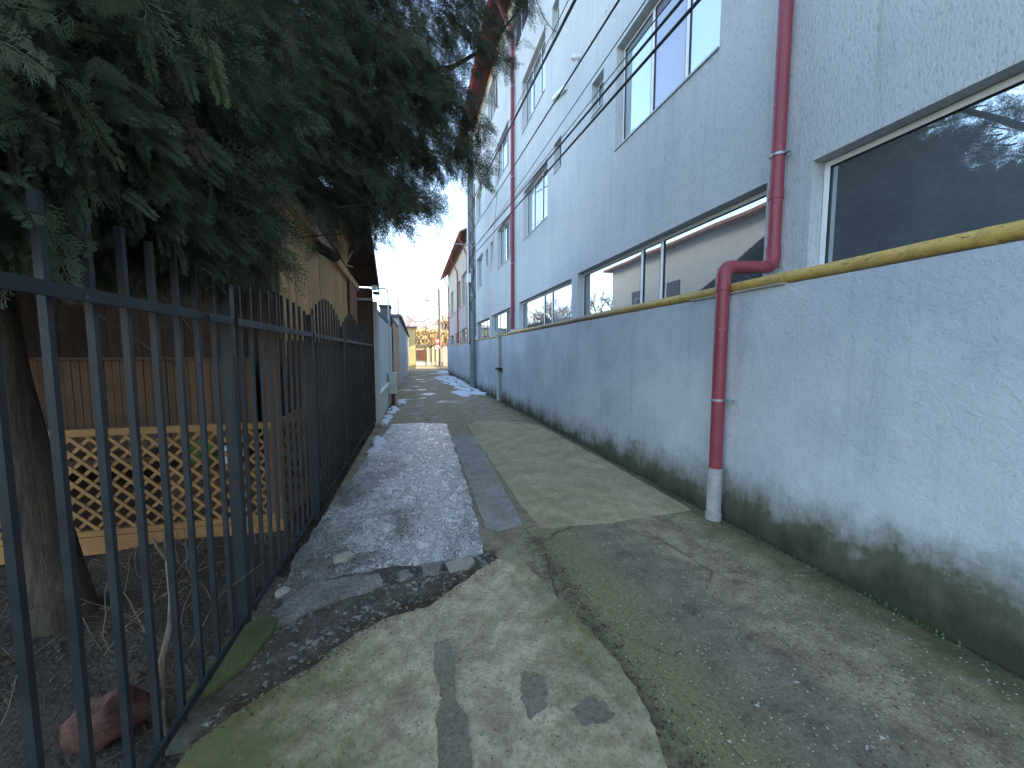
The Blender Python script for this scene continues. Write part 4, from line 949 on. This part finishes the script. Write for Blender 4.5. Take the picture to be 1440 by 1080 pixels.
def leafcloud(n, c, r, s, seed, shell=.5):
    q = np.random.default_rng(seed); d = q.normal(size=(n, 3)); d /= np.linalg.norm(d, axis=1)[:, None]
    rad = shell + (1 - shell) * q.random(n) ** .6; lump = 1 + .22 * np.sin(d[:, 0] * 5 + seed) * np.sin(d[:, 2] * 6 + 1) + .12 * np.sin(d[:, 1] * 11)
    p = np.array(c) + d * (rad * lump)[:, None] * np.array(r)
    a = q.normal(size=(n, 3)); a /= np.linalg.norm(a, axis=1)[:, None]; b = np.cross(a, q.normal(size=(n, 3))); b /= np.linalg.norm(b, axis=1)[:, None]
    ss = (s * q.uniform(.5, 1.3, n))[:, None]
    V = np.stack([p - a * ss, p + b * ss * .6, p + a * ss, p - b * ss * .6], 1).reshape(-1, 3)
    return V, q.random(n)
def mesh_from_quads(name, V, tone, mat, parent=None, origin=(0, 0, 0), k=4):
    n = len(V) // k; me = bpy.data.meshes.new(name); V = V - np.array(origin)
    me.vertices.add(len(V)); me.vertices.foreach_set('co', V.astype(np.float32).ravel())
    me.loops.add(len(V)); me.loops.foreach_set('vertex_index', np.arange(len(V), dtype=np.int32))
    me.polygons.add(n); me.polygons.foreach_set('loop_start', (np.arange(n) * k).astype(np.int32)); me.polygons.foreach_set('loop_total', np.full(n, k, dtype=np.int32))
    at = me.attributes.new('tone', 'FLOAT', 'FACE'); at.data.foreach_set('value', tone.astype(np.float32))
    me.materials.append(mat); me.update(calc_edges=True); me.validate()
    o = bpy.data.objects.new(name, me); COL.objects.link(o)
    if parent is not None: o.parent = parent
    else: o.location = origin
    return o
bushes = [(-3.5, 55.5, 1.9), (-.6, 55.6, 2.0), (1.6, 55.4, 2.1), (3.6, 55.6, 2.0), (6.0, 55.8, 2.0)]
blab = ['golden hedge bush at the far left of the street end', 'golden bush directly above the dark street panel', 'golden orange bush left of the yield sign', 'golden bush right behind the yield sign', 'yellow bush at the far right of the street end']
for i, (x, y, r) in enumerate(bushes):
    t = thing('hedge_bush', blab[i], 'bush', (x, y, 0), 'sunlit golden bushes across the street')
    V, tn = leafcloud(2600, (x, y, 3.3), (r * 1.05, 1.2, 1.75), .13, 30 + i); mesh_from_quads('foliage', V, tn, M['autumn'], t, (x, y, 0))
    mb = MB(); mb.tube([(x, y, 0), (x, y, 2.6)], [.12, .07], 8); part('stem', mb, M['brown'], t)
def baretree(x, y, h, seed, label, leaves=0, group='bare trees beyond the street'):
    rr = random.Random(seed); t = thing('bare_tree', label, 'tree', (x, y, 0), group); mb = MB()
    mb.tube([(x, y, 0), (x + rr.uniform(-.2, .2), y, h * .35)], [h * .022, h * .017], 7); tr = part('trunk', mb, M['brown'], t)
    mb = MB(); tips = []
    def br(p, d, L, r, lv):
        q = p + d * L; mid = p + d * L * .5 + Vector((rr.uniform(-1, 1), rr.uniform(-1, 1), rr.uniform(-1, 1))) * L * .06
        mb.tube([p, mid, q], [r, r * .8, r * .55], 4, caps=False); 
        if lv == 0: tips.append(q); return
        for _ in range(rr.choice((3, 4))):
            dd = (d + Vector((rr.gauss(0, .55), rr.gauss(0, .5), rr.gauss(.1, .35)))).normalized(); br(p + d * L * rr.uniform(.5, 1), dd, L * rr.uniform(.55, .8), r * .55, lv - 1)
    for k in range(4): br(Vector((x, y, h * .33)), Vector((rr.gauss(0, .5), rr.gauss(0, .5), 1)).normalized(), h * .25, h * .014, 4)
    part('branches', mb, M['brown'], t)
    if leaves:
        Vs = []; 
        q = np.random.default_rng(seed)
        c = np.array([tuple(v) for v in tips]); c = c[q.integers(0, len(c), leaves)] + q.normal(0, .22, (leaves, 3))
        a = q.normal(size=(leaves, 3)) * .10; b = q.normal(size=(leaves, 3)) * .07
        mesh_from_quads('leaves', np.stack([c - a, c + b, c + a, c - b], 1).reshape(-1, 3), q.random(leaves), M['autumn'], t, (x, y, 0))
for i, (x, y, h, lv, lab) in enumerate(((-3.6, 60, 6.6, 0, 'bare brown tree behind the yellow house'), (-.8, 63, 7.4, 0, 'bare tree left of centre beyond the street'), (1.8, 66, 7.6, 0, 'bare tree in the middle beyond the golden bushes'), (5.6, 60, 8.6, 900, 'orange leaved tree right of the tall street pole'), (8.2, 64, 9.4, 700, 'tallest orange brown tree beside the cream building'))):
    baretree(x, y, h, 50 + i, lab, lv)
M['polewood'] = paint('weathered_pole', (.10, .085, .07), .8, .2)
for i, (x, y, h, lab) in enumerate(((-6.2, 33, 7.5, 'bare tree behind the garage wall, nearest of that row'), (-7.5, 37.5, 8.5, 'bare tree behind the garage wall, middle of that row'), (-5.8, 41, 7.0, 'bare tree directly behind the grey garage end'), (-9.5, 31, 9.0, 'tall bare tree furthest left behind the garage'))):
    baretree(x, y, h, 150 + i, lab, 0, 'bare trees behind the garage')
def pole(x, y, h, r, label, lamp=0, arm=None):
    t = thing('street_pole', label, 'pole', (x, y, 0), None); mb = MB(); mb.tube([(x, y, 0), (x, y, h)], [r * 1.15, r * .9], 10); part('shaft', mb, M['polewood'], t)
    if arm:
        mb = MB(); mb.obox((x - arm, y, h * .80), (x + arm * 1.6, y, h * .80), .08, .1); part('cross_arm', mb, M['steel'], t)
    if lamp:
        mb = MB(); mb.tube([(x, y, h * .82), (x - lamp * .6, y, h * .84), (x - lamp, y, h * .85)], .05, 8); part('lamp_arm', mb, M['steel'], t)
        mb = MB(); mb.obox((x - lamp - .5, y, h * .85), (x - lamp + .2, y, h * .84), .25, .14); part('lamp_head', mb, M['dframe'], t)
    return t
pole(3.75, 51.2, 9.9, .16, 'tall concrete street pole with lamp arm at the end of the alley', 1.3, .9)
pole(-1.55, 58, 9.6, .13, 'thin street pole above the garage roof on the left', 0)
pole(4.7, 57, 8.2, .12, 'shorter street pole just right of the tall one', 0, .3)
cable('street_wire', (-1.55, 58, 9.0), (.9, 62, 6.3), .5, .03, 'wire sloping down from the thin left pole'); cable('street_wire', (.6, 58, 6.2), (3.7, 51.2, 6.9), .4, .03, 'sagging wire reaching the tall street pole')
t = thing('road_sign', 'yield sign above a round no stopping sign at the alley end', 'road sign', (3.35, 50, 0))
sx, sy = 3.35, 50.0
mb = MB(); mb.tube([(sx, sy, 0), (sx, sy, 3.5)], .04, 10); part('sign_post', mb, M['steel'], t)
def disc(mb, x, y, z, r, n=28, th=.01): mb.tube([(x, y, z), (x, y + th, z)], r, n, smooth=False); return mb
def tri(mb, x, y, z, s, th=.01):
    pts = [(x - s, z + s * .58), (x + s, z + s * .58), (x, z - s * 1.16)]
    mb.extr(pts, 'y', y, y + th); return mb
mb = tri(MB(), sx, sy - .07, 3.15, .46); part('yield_plate', mb, M['signr'], t); mb = tri(MB(), sx, sy - .078, 3.15, .25); part('yield_centre', mb, M['signw'], t)
mb = disc(MB(), sx, sy - .07, 2.38, .34); part('round_plate', mb, M['signw'], t)
mb = MB(); mb.obox((sx - .2, sy - .078, 2.58), (sx + .2, sy - .078, 2.18), .01, .09, up=(0, 0, 1)); part('sign_bar', mb, M['signb'], t)
mb = MB(); mb.tube([(sx + .34 * math.cos(a), sy - .078, 2.38 + .34 * math.sin(a)) for a in np.linspace(0, 2 * PI, 30)], .035, 6, caps=False); part('sign_rim', mb, M['signb'], t)
hl = MB(); vs = []; nx_ = 60
for j in range(2):
    for i in range(nx_ + 1):
        x = -260 + i * 9; top = 33 + 6 * math.sin(i * .23 + 1) + 3 * math.sin(i * .7) ; vs.append((x, 330 + (90 if j else 0), -2 if j == 0 else top))
hl.add(vs, [(i, i + 1, nx_ + 2 + i, nx_ + 1 + i) for i in range(nx_)], True); struct('hill', hl, M['hill'])

# cream house on the left, seen mainly as a reflection in the windows
t = thing('cream_house', 'cream house with tiled roof and balcony behind the hut', 'house', (-11, 15, 0))
mb = MB(); mb.box(-17, -8.5, 11.5, 28, 0, 8.2); part('wall', mb, M['cream'], t)
rf = MB(); rf.extr([(-17.7, 8.2), (-12.7, 10.0), (-7.9, 8.2), (-7.9, 8.05), (-17.7, 8.05)], 'y', 11.0, 28.5); part('roof', rf, M['tile'], t)
for y in (12.4, 16, 20, 24):
    for z in (1.2, 4.6):
        mb = MB(); mb.box(-8.5, -8.44, y, y + 1.2, z, z + 1.4); wd = part('window', mb, M['dframe'], t)
mb = MB(); mb.box(-8.5, -7.4, 14, 21.5, 3.55, 3.7); part('balcony_slab', mb, M['cream'], t)
mb = MB(); mb.obox((-7.45, 14, 4.6), (-7.45, 21.5, 4.6), .05, .05)
for k in range(26): mb.box(-7.46, -7.44, 14 + k * .3, 14.02 + k * .3, 3.7, 4.6)
part('balcony_railing', mb, M['dframe'], t)

# ------------------------------------------------------------------ conifer
def spray_template(nside, seed, detail, ws=1.0):
    """flat feathery spray, unit length along +X, in XY plane, made of thin quads"""
    q = random.Random(seed); Q = []
    def strip(p, d, L, w):
        n = Vector((-d.y, d.x, 0)) * ws; a = p; b = p + d * L
        m_ = p + d * L * .5
        Q.append([a, m_ + n * w, b, m_ - n * w])
    strip(Vector((0, 0, 0)), Vector((1, 0, 0)), 1, .012)
    for i in range(nside):
        u = .08 + .88 * i / nside; s = 1 if i % 2 else -1
        L = (.34 * (1 - u) ** .6 + .07) * q.uniform(.75, 1.15); ang = s * q.uniform(.55, .85)
        d = Vector((math.cos(ang), math.sin(ang), q.uniform(-.2, .2))).normalized(); p = Vector((u, 0, 0))
        strip(p, d, L, .014)
        for k in range(detail):
            v = .2 + .75 * k / detail; s2 = 1 if k % 2 else -1; a2 = ang + s2 * q.uniform(.4, .7)
            d2 = Vector((math.cos(a2), math.sin(a2), q.uniform(-.25, .25))).normalized(); l2 = L * (.42 * (1 - v) + .14)
            strip(p + d * L * v, d2, l2, .011)
            if detail > 6:
                for kk in range(3):
                    a3 = a2 + (1 if kk % 2 else -1) * .5; strip(p + d * L * v + d2 * l2 * (.25 + .25 * kk), Vector((math.cos(a3), math.sin(a3), 0)), l2 * .35, .009)
    return np.array([[tuple(v) for v in qd] for qd in Q])    # n,4,3
T_far = [spray_template(15, s, 3, .85) for s in range(4)]
T_near = [spray_template(22, 20 + s, 8, .62) for s in range(3)]
def place(tmpl, P, D, S, tone, q):
    """instances of tmpl (n,4,3) at P with direction D, size S"""
    k = len(P); D = D / np.linalg.norm(D, axis=1)[:, None]; R = q.normal(size=(k, 3)); B = np.cross(D, R); B /= np.linalg.norm(B, axis=1)[:, None]; Cc = np.cross(D, B)
    t = tmpl.reshape(-1, 3)
    V = P[:, None] + S[:, None, None] * (t[None, :, 0:1] * D[:, None] + t[None, :, 1:2] * B[:, None] + t[None, :, 2:3] * Cc[:, None])
    # droop towards the tip
    V[:, :, 2] -= S[:, None] * .22 * t[None, :, 0] ** 2
    nf = tmpl.shape[0]
    tn = np.clip(tone[:, None] + q.normal(0, .05, (k, nf)), 0, 1)
    return V.reshape(-1, 3), tn.ravel()
TB = Vector((-2.16, 2.88, 0))
t = thing('conifer_tree', 'large dark conifer with drooping feathery foliage overhanging the fence', 'tree', tuple(TB))
mb = MB()
tp = [(-2.10, 2.88, -.1), (-2.13, 2.88, .25), (-2.19, 2.87, .8), (-2.27, 2.86, 1.5), (-2.35, 2.9, 2.3), (-2.40, 3.0, 3.4), (-2.35, 3.2, 4.8), (-2.2, 3.4, 6.5), (-2.1, 3.6, 8.2)]
mb.tube(tp, [.165, .135, .120, .115, .11, .10, .08, .06, .03], 28)
part('trunk', mb, M['bark'], t)
q = np.random.default_rng(77)
# clumps of the crown: centre, radius, number of branchlets
clumps = [((-2.3, 3.6, 6.3), (2.2, 2.2, 2.0), 52), ((-1.5, 4.8, 5.6), (1.9, 1.8, 1.7), 64), ((-.35, 5.4, 5.0), (1.15, 1.2, 1.35), 70), ((-.1, 5.3, 6.8), (1.2, 1.3, 1.2), 42),
          ((-2.6, 2.3, 3.9), (1.6, 1.2, 1.2), 44), ((-1.7, 3.6, 3.6), (1.1, 1.4, .9), 95), ((-1.5, 4.4, 3.4), (.75, 1.1, .6), 45), ((-1.6, 1.9, 2.75), (.7, .8, .55), 60), ((-2.6, 1.6, 2.6), (.9, .7, .6), 50),
          ((-.75, 5.6, 4.1), (.7, .9, .6), 38), ((-3.8, 3.0, 4.5), (1.8, 2, 2), 20), ((-1.45, 2.9, 2.55), (.6, 1.0, .55), 45), ((-1.2, 1.9, 4.6), (1.0, .8, .9), 24),
          ((-.9, 5.2, 4.6), (1.1, 1.0, 1.1), 60), ((-1.15, 3.4, 3.3), (.5, 1.0, .6), 60), ((-1.15, 4.3, 3.95), (.45, .9, .4), 46), ((-1.6, 2.4, 3.1), (.8, .8, .6), 60), ((-1.25, 2.5, 2.75), (.35, .7, .4), 40), ((-1.25, 3.2, 2.65), (.3, .6, .35), 34),
          ((-.2, 5.0, 4.2), (.7, .7, .5), 34), ((-1.5, 1.5, 2.6), (.5, .4, .4), 36), ((-1.0, 4.3, 6.6), (1.6, 1.3, 1.1), 28), ((-1.2, 2.8, 4.6), (1.1, .9, .9), 20),
          ((-.85, 3.9, 4.0), (.4, .8, .6), 55), ((-.8, 5.0, 4.4), (.5, .8, .7), 50), ((-.95, 3.2, 3.35), (.28, .7, .5), 45), ((-1.0, 2.4, 2.9), (.3, .6, .45), 44), ((-1.08, 1.75, 2.40), (.22, .5, .35), 60), ((-1.03, 2.2, 2.25), (.14, .5, .26), 44), ((-1.0, 2.9, 2.45), (.14, .5, .3), 32), ((-1.5, 1.25, 2.4), (.4, .3, .4), 44), ((-1.15, 1.35, 2.15), (.2, .2, .2), 22), ((-2.2, 1.3, 3.2), (.8, .6, .8), 46),
          ((-.3, 5.3, 5.9), (1.1, .8, .8), 45), ((.2, 5.3, 5.0), (.6, .6, .6), 28), ((-.25, 5.0, 3.85), (.5, .5, .35), 16),
          ((-.1, 5.2, 3.55), (.5, .5, .35), 24), ((.35, 5.3, 4.05), (.4, .4, .35), 16), ((-.38, 5.2, 3.2), (.18, .3, .2), 9), ((.55, 5.3, 4.5), (.4, .4, .4), 12), ((.2, 5.2, 3.6), (.25, .2, .2), 6),
          ((.65, 5.3, 5.5), (.5, .5, .6), 16), ((.85, 5.3, 4.7), (.35, .3, .35), 12), ((1.25, 5.4, 5.9), (.3, .3, .35), 8), ((.95, 5.3, 4.15), (.22, .2, .2), 6), ((.5, 5.2, 6.8), (.5, .5, .5), 12), ((1.5, 5.25, 6.2), (.28, .2, .3), 9), ((1.2, 5.3, 5.4), (.25, .2, .25), 7), ((.0, 5.0, 3.3), (.3, .3, .2), 10), ((.6, 5.3, 4.2), (.3, .2, .25), 9), ((.9, 5.3, 6.4), (.4, .3, .4), 9)]
trk = np.array([-2.3, 3.0, 0.0]); P = []; D = []; S = []; T = []
bmb = MB()
for (c, r, nb) in clumps:
    c = np.array(c); r = np.array(r)
    for _ in range(nb):
        d = q.normal(size=3); d /= np.linalg.norm(d); e = c + d * r * (q.random() ** .45)
        root = np.array([-2.3, 3.0, np.clip(e[2] - .3 + q.normal(0, .4), 2.0, 7.5)])
        v = e - root; L = np.linalg.norm(v); bl = min(L, q.uniform(.7, 1.3)); st = e - v / L * bl
        st[2] += .12
        dirb = (e - st) / bl
        if q.random() < .5: bmb.tube([tuple(st), tuple((st + e) / 2 + np.array([0, 0, .05])), tuple(e)], [.010, .006, .002], 4, caps=False)
        ns = 27; tt = q.uniform(.05, 1.05, ns)
        pts = st[None] + tt[:, None] * (e - st)[None] + q.normal(0, .045, (ns, 3)); pts[:, 2] += .05 * np.sin(tt * PI)
        dd = dirb[None] * .7 + q.normal(0, .55, (ns, 3)); dd[:, 2] -= .45
        P.append(pts); D.append(dd); S.append(q.uniform(.12, .30, ns)); tone = np.clip(q.normal(.38, .16), .08, .78); T.append(np.clip(q.normal(tone, .08, ns), .06, .8))
P = np.concatenate(P); D = np.concatenate(D); S = np.concatenate(S); T = np.concatenate(T)
brown = q.random(len(P)) < .03; T[brown] = 0.0
dist = np.linalg.norm(P - np.array([0, 0, 1.6]), axis=1); keep = dist > 1.15; P, D, S, T, dist = P[keep], D[keep], S[keep], T[keep], dist[keep]
Vs = []; Ts = []
near = dist < 2.6
sel = q.integers(0, 4, len(P))
for i in range(4):
    m_ = (~near) & (sel == i); V, tn = place(T_far[i], P[m_], D[m_], S[m_], T[m_], q); Vs.append(V); Ts.append(tn)
for i in range(3):
    m_ = near & (sel % 3 == i); V, tn = place(T_near[i], P[m_], D[m_], S[m_] * .8, T[m_], q); Vs.append(V); Ts.append(tn)
# hand placed light sprays close to the fence top
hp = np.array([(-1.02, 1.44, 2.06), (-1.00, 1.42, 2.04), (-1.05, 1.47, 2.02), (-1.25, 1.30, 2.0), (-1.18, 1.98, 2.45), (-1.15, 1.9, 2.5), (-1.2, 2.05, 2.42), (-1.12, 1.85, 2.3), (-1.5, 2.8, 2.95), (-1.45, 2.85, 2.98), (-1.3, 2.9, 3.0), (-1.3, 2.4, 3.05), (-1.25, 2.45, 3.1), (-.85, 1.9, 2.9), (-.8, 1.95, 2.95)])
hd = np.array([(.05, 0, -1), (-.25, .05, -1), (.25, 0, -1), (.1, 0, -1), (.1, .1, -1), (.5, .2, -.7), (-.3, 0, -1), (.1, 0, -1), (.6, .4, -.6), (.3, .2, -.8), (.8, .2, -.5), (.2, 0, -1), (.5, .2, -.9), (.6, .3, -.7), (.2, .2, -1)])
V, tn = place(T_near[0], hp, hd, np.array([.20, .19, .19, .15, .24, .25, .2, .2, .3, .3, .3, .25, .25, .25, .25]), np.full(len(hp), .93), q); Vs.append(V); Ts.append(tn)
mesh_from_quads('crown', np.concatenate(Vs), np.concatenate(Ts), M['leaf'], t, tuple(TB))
def limb(pts, r0, r1, name='limb', mat='bark', n=9, par=None):
    mb = MB(); k = len(pts); mb.tube(pts, [r0 + (r1 - r0) * i / (k - 1) for i in range(k)], n); return part(name, mb, M[mat], par or t)
part('branchlets', bmb, M['bark'], t, kind='stuff')
limb([(-2.35, 2.9, 3.0), (-1.9, 3.8, 3.9), (-1.2, 4.8, 4.8), (-.4, 5.3, 5.1), (.6, 5.4, 5.35), (1.15, 5.4, 5.75), (1.6, 5.25, 6.3)], .07, .008)
limb([(-2.35, 3.1, 4.2), (-1.6, 4.2, 5.3), (-.6, 5.2, 6.2), (.4, 5.4, 6.7)], .06, .01)
limb([(-2.4, 3.0, 2.4), (-2.0, 3.7, 2.9), (-1.5, 4.6, 3.1), (-.9, 5.5, 3.6)], .05, .01)
limb([(-2.35, 2.9, 2.2), (-1.9, 2.2, 2.6), (-1.4, 1.9, 2.5), (-1.2, 1.75, 2.47)], .035, .010)
limb([(-2.38, 2.9, 2.9), (-2.9, 2.0, 3.6), (-3.3, 1.4, 3.7)], .05, .01)
limb([(-1.25, 1.76, 2.44), (-1.15, 1.72, 2.375), (-1.15, 1.81, 2.34), (-1.15, 1.88, 2.352), (-1.15, 1.965, 2.355)], .009, .010, mat='twig')
limb([(-1.15, 1.98, 2.338), (-1.15, 2.06, 2.405), (-1.15, 2.12, 2.418), (-1.15, 2.18, 2.405), (-1.15, 2.235, 2.36), (-1.15, 2.275, 2.29), (-1.15, 2.30, 2.20)], .009, .012, mat='twig')
limb([(-1.2, 1.56, 2.08), (-1.2, 1.585, 2.22), (-1.2, 1.62, 2.345), (-1.2, 1.70, 2.47), (-1.2, 1.85, 2.60)], .008, .010, mat='twig')
limb([(-1.25, 2.0, 2.3), (-1.2, 2.1, 2.0), (-1.15, 2.3, 1.85), (-1.08, 2.62, 1.55)], .006, .003, mat='twig')
limb([(-1.4, 1.5, 2.2), (-1.5, 1.8, 1.9), (-1.35, 2.1, 1.8), (-1.2, 2.5, 1.5)], .006, .002, mat='twig')
# bare shrub twigs behind the fence and the sticks at its foot
r_ = random.Random(9)
mb = MB()
for k in range(16):
    x = r_.uniform(-2.0, -1.15); y = r_.uniform(1.7, 3.6); p = Vector((x, y, 0)); pts = [p]; d = Vector((r_.gauss(0, .25), r_.gauss(0, .25), 1))
    for j in range(5):
        d = (d + Vector((r_.gauss(0, .3), r_.gauss(0, .3), 0))).normalized(); pts.append(pts[-1] + d * r_.uniform(.05, .16))
        if j > 1:
            e = (d + Vector((r_.gauss(0, .9), r_.gauss(0, .9), .1))).normalized(); mb.tube([pts[-1], pts[-1] + e * r_.uniform(.05, .2)], [.002, .0012], 4, caps=False)
    mb.tube(pts, [.0042, .004, .0035, .003, .0024, .0016], 5, caps=False)
tag(emit('bare_shrub', mb.v, mb.f, mb.smooth, M['twig'], None, (-1.6, 2.5, 0)), 'thin leafless shrub twigs growing behind the fence', 'shrub')
mb = MB(); mb.tube([(-1.02, 1.80, 0), (-1.05, 1.84, .05), (-1.08, 1.90, .12), (-1.085, 1.93, .25), (-1.07, 1.98, .38), (-1.08, 2.02, .48), (-1.09, 2.03, .62), (-1.095, 2.035, .76)], [.020, .018, .015, .013, .013, .012, .010, .008], 10)
mb.tube([(-1.075, 1.88, .10), (-1.09, 1.88, .2), (-1.10, 1.90, .32), (-1.10, 1.9, .38)], [.012, .010, .008, .004], 8); mb.tube([(-1.09, 2.03, .66), (-1.11, 2.0, .74), (-1.12, 1.99, .79)], [.009, .007, .004], 7)
solo('sapling_stump', mb, M['twig'], 'thick pale cut sapling growing up beside the fence bars', 'plant', (-1.03, 1.8, 0))
mb = MB(); mb.tube([(-1.30, 1.25, 0), (-1.32, 1.32, .15), (-1.30, 1.38, .3), (-1.33, 1.42, .42), (-1.38, 1.44, .52)], [.006, .006, .005, .004, .002], 7)
solo('thin_sapling', mb, M['twig'], 'single thin pale sapling near the tree trunk', 'plant', (-1.3, 1.25, 0))
# small ivy-like greens left of the fence
